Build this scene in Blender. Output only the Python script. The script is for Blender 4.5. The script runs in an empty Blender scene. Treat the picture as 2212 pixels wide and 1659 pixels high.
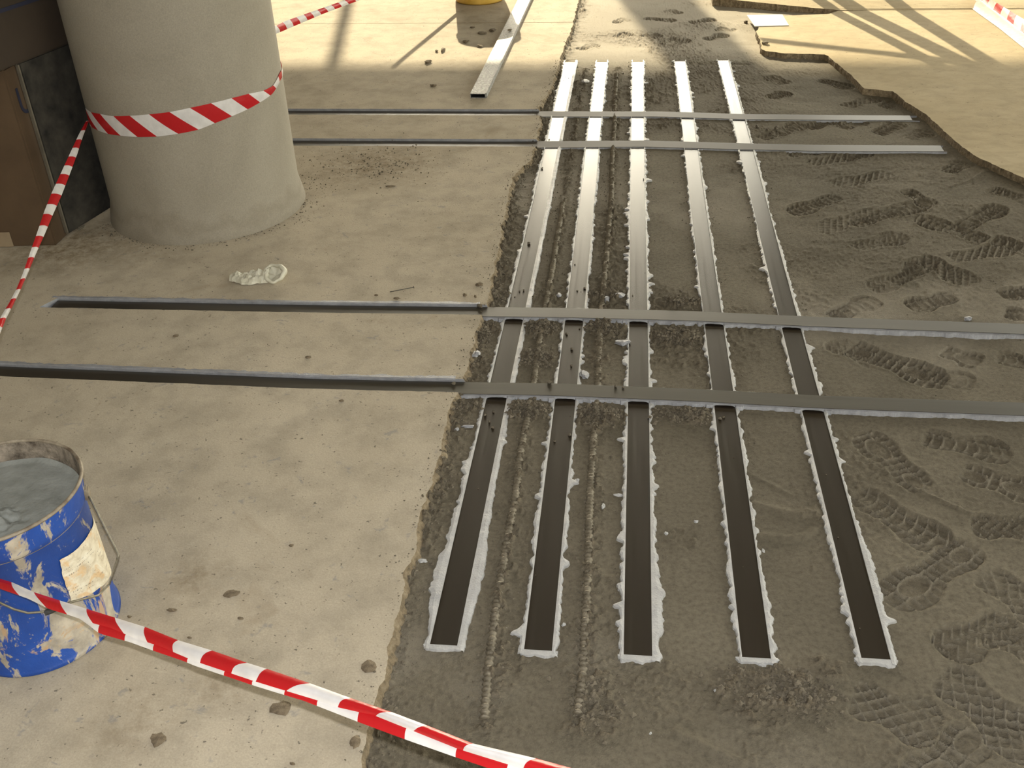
import bpy, bmesh, math, random
import numpy as np
from mathutils import Vector, Matrix

random.seed(7)
rng = np.random.default_rng(7)
S = bpy.context.scene
C = S.collection

# ------------------------------------------------------------------ camera, sky, sun, exposure
F_PX, CX, CY, CAM_H = 2172.0, 1106.0, 829.5, 1.5
ROT = np.array([[0.99395686, 0.0313683, -0.10519405],
                [0.10516342, -0.54684976, 0.83059978],
                [-0.03147084, -0.83664291, -0.54684387]])      # columns: right, down, forward
cam_data = bpy.data.cameras.new('camera')
cam = bpy.data.objects.new('camera', cam_data)
C.objects.link(cam)
cam_data.sensor_width = 36.0
cam_data.lens = F_PX / 2212.0 * 36.0
cam_data.clip_start = 0.02
cam_data.clip_end = 500
M = Matrix.Identity(4)
for i in range(3):
    M[i][0] = ROT[i, 0]
    M[i][1] = -ROT[i, 1]
    M[i][2] = -ROT[i, 2]
M[0][3], M[1][3], M[2][3] = 0, 0, CAM_H
cam.matrix_world = M
S.camera = cam

SUN_EL = math.radians(21.0)
SUN_DIR = Vector((-0.187 * math.cos(SUN_EL), 0.982 * math.cos(SUN_EL), math.sin(SUN_EL))).normalized()   # towards the sun
world = bpy.data.worlds.new('sky')
S.world = world
world.use_nodes = True
wn = world.node_tree
wn.nodes.clear()
sky = wn.nodes.new('ShaderNodeTexSky')
sky.sky_type = 'NISHITA'
sky.sun_disc = False
sky.sun_elevation = SUN_EL
sky.sun_rotation = math.atan2(SUN_DIR.x, SUN_DIR.y)
sky.air_density = 1.0
sky.dust_density = 0.8
sky.ozone_density = 1.0
bg = wn.nodes.new('ShaderNodeBackground')
bg.inputs['Strength'].default_value = 0.86
wo = wn.nodes.new('ShaderNodeOutputWorld')
haze = wn.nodes.new('ShaderNodeHueSaturation')          # hazy, almost white sky
haze.inputs['Saturation'].default_value = 0.30
warm = wn.nodes.new('ShaderNodeMix')
warm.data_type = 'RGBA'
warm.blend_type = 'MULTIPLY'
warm.inputs[0].default_value = 1.0
warm.inputs[7].default_value = (1.07, 1.0, 0.82, 1)
wn.links.new(sky.outputs[0], haze.inputs['Color'])
wn.links.new(haze.outputs[0], warm.inputs[6])
wn.links.new(warm.outputs[2], bg.inputs[0])
wn.links.new(bg.outputs[0], wo.inputs[0])

sun_d = bpy.data.lights.new('sun', 'SUN')
sun_d.energy = 12.5
sun_d.angle = math.radians(0.5)
sun_d.color = (1.0, 0.86, 0.58)
sun = bpy.data.objects.new('sun', sun_d)
sun.rotation_euler = SUN_DIR.to_track_quat('Z', 'Y').to_euler()
sun.location = SUN_DIR * 30
C.objects.link(sun)

# the little flash above the lens (its shadow shows right under the tape in front)
fl_d = bpy.data.lights.new('camera_flash', 'POINT')
fl_d.energy = 125.0
fl_d.shadow_soft_size = 0.008
fl_d.color = (0.93, 0.96, 1.0)
fl = bpy.data.objects.new('camera_flash', fl_d)
fl.location = Vector((0.02, -0.01, CAM_H + 0.08))
C.objects.link(fl)

S.view_settings.view_transform = 'Standard'
S.view_settings.look = 'None'
S.view_settings.gamma = 1.0
S.view_settings.use_curve_mapping = False
S.view_settings.exposure = 0.0


# ------------------------------------------------------------------ helpers
def ground(px, py, z=0.0):
    """world point at height z that the photograph shows at this pixel"""
    d = ROT @ np.array([px - CX, py - CY, F_PX])
    t = (CAM_H - z) / -d[2]
    return np.array([d[0] * t, d[1] * t, z])


def ray(px, py):
    d = ROT @ np.array([px - CX, py - CY, F_PX])
    return d / np.linalg.norm(d)


def hsh(ix, iy, seed):
    h = (ix.astype(np.int64) * 374761393 + iy.astype(np.int64) * 668265263 + seed * 1442695041) & 0xffffffff
    h = ((h ^ (h >> 13)) * 1274126177) & 0xffffffff
    h = h ^ (h >> 16)
    return (h & 0xffff) / 65535.0


def vnoise(x, y, scale, seed=0):
    x = np.asarray(x, float) / scale
    y = np.asarray(y, float) / scale
    ix, iy = np.floor(x), np.floor(y)
    fx, fy = x - ix, y - iy
    fx = fx * fx * (3 - 2 * fx)
    fy = fy * fy * (3 - 2 * fy)
    a, b = hsh(ix, iy, seed), hsh(ix + 1, iy, seed)
    c, d = hsh(ix, iy + 1, seed), hsh(ix + 1, iy + 1, seed)
    return (a * (1 - fx) + b * fx) * (1 - fy) + (c * (1 - fx) + d * fx) * fy      # 0..1


def fbm(x, y, scale, seed=0, octaves=4):
    s, a, t = 0, 1.0, 0
    for k in range(octaves):
        s = s + a * vnoise(x, y, scale / 2 ** k, seed + 17 * k)
        t += a
        a *= 0.5
    return s / t


def jag(t, scale, seed, octaves=3):
    return fbm(np.asarray(t, float), np.zeros_like(np.asarray(t, float)) + seed * 3.7, scale, seed, octaves)


def new_mesh(verts, faces, mats=None, mat_idx=None, smooth=False, uv=None):
    me = bpy.data.meshes.new('m')
    me.from_pydata([tuple(v) for v in verts], [], [tuple(int(i) for i in f) for f in faces])
    for m in (mats or []):
        me.materials.append(m)
    if mat_idx is not None:
        me.polygons.foreach_set('material_index', np.array(mat_idx, dtype=np.int32))
    if smooth:
        me.polygons.foreach_set('use_smooth', np.ones(len(me.polygons), dtype=bool))
    if uv is not None:
        lay = me.uv_layers.new(name='UVMap')
        li = np.empty(len(me.loops), dtype=np.int32)
        me.loops.foreach_get('vertex_index', li)
        lay.data.foreach_set('uv', np.array(uv, dtype=np.float32)[li].ravel())
    me.update()
    return me


def link(name, me, parent=None, loc=None):
    """one mesh object; world-space vertices are moved so that the origin sits at loc"""
    o = bpy.data.objects.new(name, me)
    C.objects.link(o)
    if loc is not None:
        me.transform(Matrix.Translation(-Vector(loc)))
    if parent is not None:
        o.parent = parent
        o.location = (Vector(loc) if loc is not None else Vector((0, 0, 0))) - parent_loc(parent)
    elif loc is not None:
        o.location = Vector(loc)
    return o


def parent_loc(o):
    v = Vector((0, 0, 0))
    while o is not None:
        v += o.location
        o = o.parent
    return v


def wpart(name, me, parent, off=None):
    """part whose mesh is given in world coordinates; origin stays on its thing's origin"""
    return link(name, me, parent, parent_loc(parent))


def tag(o, label=None, cat=None, group=None, kind=None):
    if label:
        o['label'] = label
    if cat:
        o['category'] = cat
    if group:
        o['group'] = group
    if kind:
        o['kind'] = kind
    return o


def empty(name, loc):
    o = bpy.data.objects.new(name, None)
    o.empty_display_size = 0.1
    o.location = Vector(loc)
    C.objects.link(o)
    return o


def from_bm(bm, mats, smooth=False):
    me = bpy.data.meshes.new('m')
    bm.to_mesh(me)
    bm.free()
    for m in mats:
        me.materials.append(m)
    if smooth:
        me.polygons.foreach_set('use_smooth', np.ones(len(me.polygons), dtype=bool))
    return me


def box_bm(bm, lo, hi, bevel=0.0):
    r = bmesh.ops.create_cube(bm, size=1.0)
    lo, hi = Vector(lo), Vector(hi)
    for v in r['verts']:
        v.co = Vector(((lo[k] + hi[k]) / 2 + v.co[k] * (hi[k] - lo[k]) for k in range(3)))
    if bevel:
        es = list({e for v in r['verts'] for e in v.link_edges})
        bmesh.ops.bevel(bm, geom=es, offset=bevel, segments=2, affect='EDGES')


def tube_mesh(pts, rad, seg=10, mats=None, closed_ends=True, uv=False):
    """round tube along a polyline; rad may be a list"""
    pts = [Vector(p) for p in pts]
    n = len(pts)
    rad = list(rad) if hasattr(rad, '__len__') else [rad] * n
    vs, fs = [], []
    ref = None
    for i, p in enumerate(pts):
        t = (pts[min(i + 1, n - 1)] - pts[max(i - 1, 0)]).normalized()
        if ref is None:
            ref = Vector((0, 0, 1)) if abs(t.z) < 0.9 else Vector((1, 0, 0))
        u = (ref - t * ref.dot(t)).normalized()
        w = t.cross(u)
        ref = u
        for k in range(seg):
            a = 2 * math.pi * k / seg
            vs.append(p + (u * math.cos(a) + w * math.sin(a)) * rad[i])
    for i in range(n - 1):
        for k in range(seg):
            a, b = i * seg + k, i * seg + (k + 1) % seg
            fs.append((a, b, b + seg, a + seg))
    if closed_ends:
        fs.append(tuple(range(seg))[::-1])
        fs.append(tuple(range((n - 1) * seg, n * seg)))
    return new_mesh(vs, fs, mats, smooth=True)


def lathe(profile, centre, seg=64, mats=None, smooth=True, mat_idx=None):
    vs, fs, mi = [], [], []
    n = len(profile)
    for r, z in profile:
        for k in range(seg):
            a = 2 * math.pi * k / seg
            vs.append((centre[0] + r * math.cos(a), centre[1] + r * math.sin(a), z))
    for i in range(n - 1):
        for k in range(seg):
            a, b = i * seg + k, i * seg + (k + 1) % seg
            fs.append((a, b, b + seg, a + seg))
    return new_mesh(vs, fs, mats, smooth=smooth)


# ------------------------------------------------------------------ materials
def mat(name):
    m = bpy.data.materials.new(name)
    m.use_nodes = True
    nt = m.node_tree
    p = nt.nodes['Principled BSDF']
    return m, nt, p


def N(nt, typ, **kw):
    n = nt.nodes.new(typ)
    for k, v in kw.items():
        if k in n.inputs:
            n.inputs[k].default_value = v
        else:
            setattr(n, k, v)
    return n


def coords(nt, scale=(1, 1, 1)):
    t = nt.nodes.new('ShaderNodeTexCoord')
    mp = nt.nodes.new('ShaderNodeMapping')
    mp.inputs['Scale'].default_value = scale
    nt.links.new(t.outputs['Object'], mp.inputs[0])
    return mp.outputs[0]


def noise(nt, vec, scale, detail=4, rough=0.55, dist=0.0):
    n = nt.nodes.new('ShaderNodeTexNoise')
    n.inputs['Scale'].default_value = scale
    n.inputs['Detail'].default_value = detail
    n.inputs['Roughness'].default_value = rough
    n.inputs['Distortion'].default_value = dist
    nt.links.new(vec, n.inputs['Vector'])
    return n.outputs['Fac']


def ramp(nt, fac, stops, interp='LINEAR'):
    r = nt.nodes.new('ShaderNodeValToRGB')
    r.color_ramp.interpolation = interp
    el = r.color_ramp.elements
    while len(el) > 1:
        el.remove(el[0])
    el[0].position, el[0].color = stops[0][0], (*stops[0][1], 1) if len(stops[0][1]) == 3 else stops[0][1]
    for pos, col in stops[1:]:
        e = el.new(pos)
        e.color = (*col, 1)
    nt.links.new(fac, r.inputs[0])
    return r.outputs[0]


def g(v):
    return (v, v, v)


def mix(nt, fac, a, b, mode='MIX'):
    m = nt.nodes.new('ShaderNodeMix')
    m.data_type = 'RGBA'
    m.blend_type = mode
    for sock, val in ((m.inputs[0], fac), (m.inputs[6], a), (m.inputs[7], b)):
        if isinstance(val, bpy.types.NodeSocket):
            nt.links.new(val, sock)
        elif isinstance(val, (tuple, list)):
            sock.default_value = (*val, 1)
        else:
            sock.default_value = val
    return m.outputs[2]


def math_n(nt, op, a, b=0.0):
    m = nt.nodes.new('ShaderNodeMath')
    m.operation = op
    for s, v in ((m.inputs[0], a), (m.inputs[1], b)):
        if isinstance(v, bpy.types.NodeSocket):
            nt.links.new(v, s)
        else:
            s.default_value = v
    return m.outputs[0]


def bump(nt, p, height, strength=0.4, dist=0.002):
    b = nt.nodes.new('ShaderNodeBump')
    b.inputs['Strength'].default_value = strength
    b.inputs['Distance'].default_value = dist
    nt.links.new(height, b.inputs['Height'])
    nt.links.new(b.outputs[0], p.inputs['Normal'])


def setc(nt, p, out):
    nt.links.new(out, p.inputs['Base Color'])


def attr(nt, name):
    a = nt.nodes.new('ShaderNodeAttribute')
    a.attribute_name = name
    return a.outputs['Fac']


# raised screed: pale beige cement, smooth, speckled
def m_screed():
    m, nt, p = mat('screed')
    v = coords(nt)
    big = noise(nt, v, 1.1, 5, 0.6, 0.4)
    col = ramp(nt, big, [(0.25, (0.365, 0.308, 0.225)), (0.5, (0.425, 0.364, 0.272)), (0.75, (0.48, 0.416, 0.318))])
    mid = noise(nt, v, 9, 6, 0.65)
    col = mix(nt, 1.0, col, ramp(nt, mid, [(0.3, g(0.78)), (0.55, g(1.0)), (0.8, g(1.06))]), 'MULTIPLY')
    vs = coords(nt, (1.0, 1.15, 1.0))
    st = noise(nt, vs, 28, 3, 0.6, 0.5)
    col = mix(nt, ramp(nt, st, [(0.64, g(0)), (0.72, g(0.55))]), col, (0.22, 0.215, 0.205))
    sp = noise(nt, vs, 85, 2, 0.6)
    col = mix(nt, ramp(nt, sp, [(0.68, g(0)), (0.73, g(0.8))]), col, (0.11, 0.095, 0.075))
    gr = noise(nt, v, 260, 2, 0.6)
    col = mix(nt, 1.0, col, ramp(nt, gr, [(0.3, g(0.90)), (0.7, g(1.08))]), 'MULTIPLY')
    br = noise(nt, v, 2.3, 4, 0.7, 0.8)
    col = mix(nt, ramp(nt, br, [(0.62, g(0)), (0.75, g(0.45))]), col, (0.22, 0.16, 0.095))
    # brown trodden-in dirt: beside the pillar, by the bucket, along the bottom
    dn = noise(nt, v, 30, 6, 0.75)
    for (cx_, cy_, rad, amt) in ((-1.02, 3.86, 0.34, 0.8), (-1.95, 3.05, 0.30, 0.9), (-1.62, 3.02, 0.22, 0.35), (-0.88, 1.47, 0.10, 0.55), (-0.86, 1.10, 0.12, 0.45), (-0.72, 1.20, 0.09, 0.5), (-1.75, 4.0, 0.3, 0.6), (-0.95, 6.2, 0.10, 0.5)):
        d = nt.nodes.new('ShaderNodeVectorMath')
        d.operation = 'DISTANCE'
        nt.links.new(v, d.inputs[0])
        d.inputs[1].default_value = (cx_, cy_, ZS)
        fall = nt.nodes.new('ShaderNodeMapRange')
        fall.inputs['From Min'].default_value = rad
        fall.inputs['From Max'].default_value = rad * 0.2
        fall.inputs['To Min'].default_value = 0.0
        fall.inputs['To Max'].default_value = 1.0
        nt.links.new(d.outputs['Value'], fall.inputs['Value'])
        dm = math_n(nt, 'MULTIPLY', fall.outputs[0], ramp(nt, dn, [(0.40, g(0.10)), (0.62, g(amt))]))
        col = mix(nt, dm, col, (0.17, 0.125, 0.072))
    setc(nt, p, col)
    p.inputs['Roughness'].default_value = 0.9
    p.inputs['Specular IOR Level'].default_value = 0.12
    h = mix(nt, 0.5, noise(nt, v, 180, 4, 0.6), noise(nt, v, 25, 5, 0.6))
    bump(nt, p, h, 0.45, 0.004)
    return m


def m_sheet():
    m, nt, p = mat('right_screed')
    v = coords(nt)
    big = noise(nt, v, 1.4, 5, 0.6, 0.4)
    col = ramp(nt, big, [(0.25, (0.37, 0.295, 0.175)), (0.5, (0.43, 0.35, 0.22)), (0.75, (0.48, 0.40, 0.265))])
    vs = coords(nt, (0.85, 1.25, 1.0))
    mid = noise(nt, vs, 13, 7, 0.7, 0.4)
    col = mix(nt, 1.0, col, ramp(nt, mid, [(0.3, g(0.82)), (0.55, g(1.0)), (0.8, g(1.06))]), 'MULTIPLY')
    sp = noise(nt, vs, 50, 3, 0.65)
    col = mix(nt, ramp(nt, sp, [(0.66, g(0)), (0.73, g(0.75))]), col, (0.14, 0.11, 0.07))
    setc(nt, p, col)
    p.inputs['Roughness'].default_value = 0.9
    p.inputs['Specular IOR Level'].default_value = 0.12
    h = mix(nt, 0.5, noise(nt, v, 180, 4, 0.6), noise(nt, v, 25, 5, 0.6))
    bump(nt, p, h, 0.4, 0.004)
    return m


def m_edge():
    m, nt, p = mat('broken_screed_edge')
    v = coords(nt)
    n = noise(nt, v, 60, 5, 0.7)
    setc(nt, p, ramp(nt, n, [(0.3, (0.10, 0.075, 0.045)), (0.5, (0.24, 0.18, 0.105)), (0.7, (0.36, 0.29, 0.19))]))
    p.inputs['Roughness'].default_value = 0.9
    bump(nt, p, noise(nt, v, 220, 5, 0.7), 1.0, 0.006)
    return m


def m_slab():
    m, nt, p = mat('bare_concrete')
    v = coords(nt)
    big = noise(nt, v, 2.0, 6, 0.6, 0.5)
    col = ramp(nt, big, [(0.28, (0.102, 0.087, 0.060)), (0.5, (0.132, 0.112, 0.079)), (0.72, (0.166, 0.142, 0.101))])
    fine = noise(nt, v, 90, 6, 0.7)
    col = mix(nt, 1.0, col, ramp(nt, fine, [(0.3, g(0.66)), (0.5, g(1.0)), (0.75, g(1.28))]), 'MULTIPLY')
    dust_light = attr(nt, 'dust_light')  # dust, plus paleness painted over the sunlit far end
    col = mix(nt, dust_light, col, (0.42, 0.375, 0.30))
    dirt = attr(nt, 'dirt')  # soil, plus shade painted into the shoe-print hollows
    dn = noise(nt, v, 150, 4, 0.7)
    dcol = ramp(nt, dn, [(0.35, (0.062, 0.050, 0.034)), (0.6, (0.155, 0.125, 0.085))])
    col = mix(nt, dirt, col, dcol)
    wn_ = noise(nt, v, 45, 3, 0.8)
    col = mix(nt, ramp(nt, wn_, [(0.74, g(0)), (0.78, g(0.5))]), col, (0.4, 0.38, 0.34))
    setc(nt, p, col)
    p.inputs['Roughness'].default_value = 0.9
    p.inputs['Specular IOR Level'].default_value = 0.2
    h = mix(nt, 0.4, noise(nt, v, 420, 3, 0.6), noise(nt, v, 130, 5, 0.7))
    bump(nt, p, h, 0.9, 0.004)
    return m


def m_laminate(name='carbon_laminate', base0=(0.011, 0.008, 0.005), base1=(0.021, 0.015, 0.010), smear=(0.06, 0.05, 0.036), r0=0.22, r1=0.28, ior=1.62, aniso=0.55, rot=0.25):
    """pultruded carbon laminate: near-black, glossy, drawn lengthwise"""
    m, nt, p = mat(name)
    uvn = nt.nodes.new('ShaderNodeUVMap')
    uvn.uv_map = 'UVMap'
    mp = nt.nodes.new('ShaderNodeMapping')
    mp.inputs['Scale'].default_value = (220.0, 1.5, 1.0)       # uv: x across (m), y along (m)
    nt.links.new(uvn.outputs[0], mp.inputs[0])
    st = noise(nt, mp.outputs[0], 1.0, 4, 0.6)
    mp2 = nt.nodes.new('ShaderNodeMapping')
    mp2.inputs['Scale'].default_value = (110.0, 2.2, 1.0)
    nt.links.new(uvn.outputs[0], mp2.inputs[0])
    sm = noise(nt, mp2.outputs[0], 1.0, 4, 0.55, 0.15)
    mid = tuple((a_ + b_) / 2 for a_, b_ in zip(base0, base1))
    base = ramp(nt, st, [(0.3, tuple((a_ + c_) / 2 for a_, c_ in zip(base0, mid))), (0.7, tuple((b_ + c_) / 2 for b_, c_ in zip(base1, mid)))])
    base = mix(nt, ramp(nt, sm, [(0.5, g(0)), (0.85, g(0.25))]), base, smear)
    setc(nt, p, base)
    r = ramp(nt, sm, [(0.3, g(r0)), (0.75, g(r1))])
    nt.links.new(r, p.inputs['Roughness'])
    p.inputs['IOR'].default_value = ior
    p.inputs['Specular IOR Level'].default_value = 0.5
    p.inputs['Anisotropic'].default_value = aniso
    tg = nt.nodes.new('ShaderNodeTangent')
    tg.direction_type = 'UV_MAP'
    tg.uv_map = 'UVMap'
    p.inputs['Anisotropic Rotation'].default_value = 0.25
    nt.links.new(tg.outputs[0], p.inputs['Tangent'])
    return m


def m_epoxy(name, c0, c1, dark=(0.16, 0.155, 0.145)):
    m, nt, p = mat(name)
    v = coords(nt)
    n = noise(nt, v, 35, 5, 0.6)
    col = ramp(nt, n, [(0.3, c0), (0.7, c1)])
    sp = noise(nt, v, 130, 3, 0.7)
    col = mix(nt, ramp(nt, sp, [(0.67, g(0)), (0.73, g(0.7))]), col, dark)
    setc(nt, p, col)
    p.inputs['Roughness'].default_value = 0.5
    bump(nt, p, noise(nt, v, 260, 3, 0.6), 0.5, 0.003)
    return m


def m_pillar():
    m, nt, p = mat('pillar_concrete')
    v = coords(nt)
    big = noise(nt, v, 2.6, 6, 0.6, 0.6)
    col = ramp(nt, big, [(0.25, (0.205, 0.179, 0.136)), (0.5, (0.250, 0.221, 0.172)), (0.8, (0.295, 0.264, 0.209))])
    # grime band of the bottom 12 cm (splash dirt)
    t = nt.nodes.new('ShaderNodeTexCoord')
    sx = nt.nodes.new('ShaderNodeSeparateXYZ')
    nt.links.new(t.outputs['Object'], sx.inputs[0])
    wob = math_n(nt, 'MULTIPLY', math_n(nt, 'SUBTRACT', noise(nt, v, 6, 4, 0.6), 0.5), 0.26)
    zz = math_n(nt, 'ADD', sx.outputs[2], wob)
    band = ramp(nt, zz, [(0.0, g(0.45)), (0.05, g(0.12)), (0.085, g(0.38)), (0.13, g(0.0))])
    col = mix(nt, band, col, (0.155, 0.125, 0.085))
    sc = noise(nt, coords(nt, (1, 1, 0.08)), 40, 4, 0.7)
    col = mix(nt, ramp(nt, sc, [(0.68, g(0)), (0.76, g(0.25))]), col, (0.28, 0.25, 0.20))
    fg = noise(nt, v, 230, 3, 0.7)
    col = mix(nt, 1.0, col, ramp(nt, fg, [(0.3, g(0.86)), (0.7, g(1.12))]), 'MULTIPLY')
    sp = noise(nt, v, 70, 3, 0.7)
    col = mix(nt, ramp(nt, sp, [(0.66, g(0)), (0.74, g(0.55))]), col, (0.17, 0.145, 0.105))
    setc(nt, p, col)
    p.inputs['Roughness'].default_value = 0.8
    bump(nt, p, mix(nt, 0.5, noise(nt, v, 90, 5, 0.6), noise(nt, v, 12, 3, 0.5)), 0.3, 0.004)
    return m


def m_tape():
    m, nt, p = mat('barrier_tape')
    uvn = nt.nodes.new('ShaderNodeUVMap')
    uvn.uv_map = 'UVMap'
    sx = nt.nodes.new('ShaderNodeSeparateXYZ')
    nt.links.new(uvn.outputs[0], sx.inputs[0])
    fr = math_n(nt, 'FRACT', math_n(nt, 'MULTIPLY', sx.outputs[0], 0.5))
    fac = math_n(nt, 'LESS_THAN', fr, 0.5)
    v = coords(nt)
    w = noise(nt, v, 30, 3, 0.5)
    col = mix(nt, fac, ramp(nt, w, [(0.3, (0.66, 0.63, 0.61)), (0.7, (0.80, 0.77, 0.75))]), (0.50, 0.012, 0.016))
    setc(nt, p, col)
    p.inputs['Roughness'].default_value = 0.28
    p.inputs['Specular IOR Level'].default_value = 0.5
    tr = nt.nodes.new('ShaderNodeBsdfTranslucent')
    nt.links.new(col, tr.inputs[0])
    ms = nt.nodes.new('ShaderNodeMixShader')
    ms.inputs[0].default_value = 0.28
    out = nt.nodes['Material Output']
    nt.links.new(p.outputs[0], ms.inputs[1])
    nt.links.new(tr.outputs[0], ms.inputs[2])
    nt.links.new(ms.outputs[0], out.inputs[0])
    bump(nt, p, noise(nt, coords(nt, (1, 1, 1)), 45, 2, 0.5), 0.35, 0.004)
    return m


def m_blue():
    m, nt, p = mat('blue_paint')
    v = coords(nt)
    n = noise(nt, v, 7, 5, 0.6)
    col = ramp(nt, n, [(0.3, (0.009, 0.038, 0.19)), (0.7, (0.014, 0.070, 0.33))])
    vz = coords(nt, (1.0, 1.0, 0.45))
    s1 = noise(nt, vz, 13, 7, 0.68, 0.8)
    col = mix(nt, ramp(nt, s1, [(0.545, g(0)), (0.575, g(1))]), col,
              ramp(nt, noise(nt, v, 30, 4, 0.6), [(0.3, (0.23, 0.20, 0.16)), (0.7, (0.47, 0.41, 0.32))]))
    s2 = noise(nt, coords(nt, (1.2, 1.2, 0.8)), 9, 6, 0.7, 0.5)
    col = mix(nt, ramp(nt, s2, [(0.60, g(0)), (0.63, g(0.9))]), col, (0.42, 0.28, 0.155))
    s3 = noise(nt, v, 70, 4, 0.7)
    col = mix(nt, ramp(nt, s3, [(0.63, g(0)), (0.70, g(0.8))]), col, (0.27, 0.25, 0.23))
    setc(nt, p, col)
    p.inputs['Roughness'].default_value = 0.4
    bump(nt, p, s1, 0.6, 0.004)
    return m


def m_noise(name, c0, c1, scale, rough=0.7, bs=0.4, metallic=0.0, bscale=None, spec=0.5, detail=5):
    m, nt, p = mat(name)
    v = coords(nt)
    n = noise(nt, v, scale, detail, 0.6)
    setc(nt, p, ramp(nt, n, [(0.3, c0), (0.7, c1)]))
    p.inputs['Roughness'].default_value = rough
    p.inputs['Metallic'].default_value = metallic
    p.inputs['Specular IOR Level'].default_value = spec
    bump(nt, p, noise(nt, v, bscale or scale * 4, 4, 0.6), bs, 0.003)
    return m


def m_label():
    m, nt, p = mat('paper_label')
    uvn = nt.nodes.new('ShaderNodeUVMap')
    uvn.uv_map = 'UVMap'
    v = uvn.outputs[0]
    n = noise(nt, v, 5, 6, 0.6, 0.6)
    col = ramp(nt, n, [(0.3, (0.42, 0.35, 0.25)), (0.5, (0.60, 0.53, 0.40)), (0.7, (0.70, 0.65, 0.53))])
    o = noise(nt, v, 3.0, 4, 0.6, 0.4)
    col = mix(nt, ramp(nt, o, [(0.52, g(0)), (0.6, g(0.8))]), col, (0.58, 0.38, 0.19))
    # worn, unreadable print: thin broken rows
    sx = nt.nodes.new('ShaderNodeSeparateXYZ')
    nt.links.new(v, sx.inputs[0])
    rows = math_n(nt, 'LESS_THAN', math_n(nt, 'FRACT', math_n(nt, 'MULTIPLY', sx.outputs[0], 13)), 0.32)
    mp = nt.nodes.new('ShaderNodeMapping')
    mp.inputs['Scale'].default_value = (13, 70, 1)
    nt.links.new(v, mp.inputs[0])
    ch = noise(nt, mp.outputs[0], 1.0, 2, 0.5)
    wear = noise(nt, v, 4.5, 4, 0.6)
    f = math_n(nt, 'MULTIPLY', rows, ramp(nt, ch, [(0.5, g(0)), (0.55, g(1))]))
    f = math_n(nt, 'MULTIPLY', f, ramp(nt, wear, [(0.5, g(0)), (0.58, g(0.75))]))
    col = mix(nt, f, col, (0.10, 0.08, 0.07))
    d = noise(nt, v, 14, 5, 0.7)
    col = mix(nt, ramp(nt, d, [(0.66, g(0)), (0.7, g(0.8))]), col, (0.20, 0.19, 0.18))
    setc(nt, p, col)
    p.inputs['Roughness'].default_value = 0.7
    bump(nt, p, n, 0.5, 0.004)
    return m


ZS = 0.019                                   # top of the raised screed above the bare slab
M_SCREED = m_screed()
M_SHEET = m_sheet()
M_EDGE = m_edge()
M_SLAB = m_slab()
M_LAM = m_laminate()
M_LAMX = m_laminate('carbon_laminate_worn', (0.020, 0.017, 0.012), (0.034, 0.029, 0.021), (0.085, 0.076, 0.056), 0.31, 0.36, 1.70, 0.3)
M_BEAD = m_epoxy('pale_epoxy', (0.31, 0.305, 0.295), (0.42, 0.412, 0.40))
M_BED = m_epoxy('grey_epoxy', (0.19, 0.19, 0.20), (0.29, 0.29, 0.30))
M_PILLAR = m_pillar()
M_TAPE = m_tape()
M_BLUE = m_blue()
M_LABEL = m_label()
M_RUST = m_noise('mortar_crusted_steel', (0.045, 0.032, 0.020), (0.30, 0.25, 0.19), 40, 0.8, 0.8)
M_RIM = m_noise('scuffed_rim', (0.10, 0.07, 0.045), (0.33, 0.28, 0.20), 30, 0.6, 0.4)
M_MORTAR = m_noise('wet_grey_mortar', (0.175, 0.18, 0.16), (0.27, 0.275, 0.25), 22, 0.55, 0.6)
M_WIRE = m_noise('dull_wire', (0.13, 0.115, 0.08), (0.28, 0.25, 0.19), 60, 0.5, 0.2, 0.6)
M_GRIP = m_noise('dark_grip', (0.03, 0.03, 0.03), (0.09, 0.085, 0.08), 60, 0.6, 0.2)
M_ALU = m_noise('aluminium', (0.10, 0.10, 0.092), (0.42, 0.41, 0.385), 85, 0.55, 0.8, 0.25, 170, 0.35)
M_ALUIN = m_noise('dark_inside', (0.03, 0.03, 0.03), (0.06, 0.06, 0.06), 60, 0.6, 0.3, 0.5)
M_YEL = m_noise('yellow_plastic', (0.55, 0.33, 0.05), (0.66, 0.43, 0.10), 12, 0.45, 0.1)
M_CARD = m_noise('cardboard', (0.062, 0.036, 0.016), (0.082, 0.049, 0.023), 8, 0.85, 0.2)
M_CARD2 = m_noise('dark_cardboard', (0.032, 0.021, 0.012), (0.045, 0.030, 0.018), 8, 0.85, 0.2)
M_CARDTAPE = m_noise('packing_tape', (0.22, 0.165, 0.105), (0.27, 0.205, 0.13), 20, 0.5, 0.1)
M_INK = m_noise('navy_print', (0.012, 0.014, 0.03), (0.02, 0.022, 0.045), 20, 0.8, 0.1)
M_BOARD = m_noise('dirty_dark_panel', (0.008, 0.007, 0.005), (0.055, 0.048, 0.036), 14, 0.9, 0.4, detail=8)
M_BOARDEDGE = m_noise('panel_edge', (0.10, 0.085, 0.06), (0.17, 0.145, 0.105), 20, 0.8, 0.3)
M_RAG = m_noise('off_white_film', (0.44, 0.41, 0.31), (0.60, 0.57, 0.46), 30, 0.5, 0.4)
M_CLOD = m_noise('dried_mortar_clod', (0.085, 0.062, 0.036), (0.215, 0.165, 0.105), 90, 0.95, 0.6)
M_CRUMB = m_noise('mortar_crumbs', (0.060, 0.048, 0.032), (0.165, 0.137, 0.096), 25, 0.95, 0.5)
M_REBAR = m_noise('dusty_rebar', (0.115, 0.096, 0.066), (0.24, 0.205, 0.148), 50, 0.55, 0.4, 0.35)
M_STEEL = m_noise('nail_steel', (0.06, 0.055, 0.05), (0.14, 0.13, 0.11), 50, 0.5, 0.2, 0.7)
M_CEIL = m_noise('ceiling_paint', (0.22, 0.212, 0.195), (0.26, 0.252, 0.235), 1.5, 0.9, 0.2)
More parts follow.
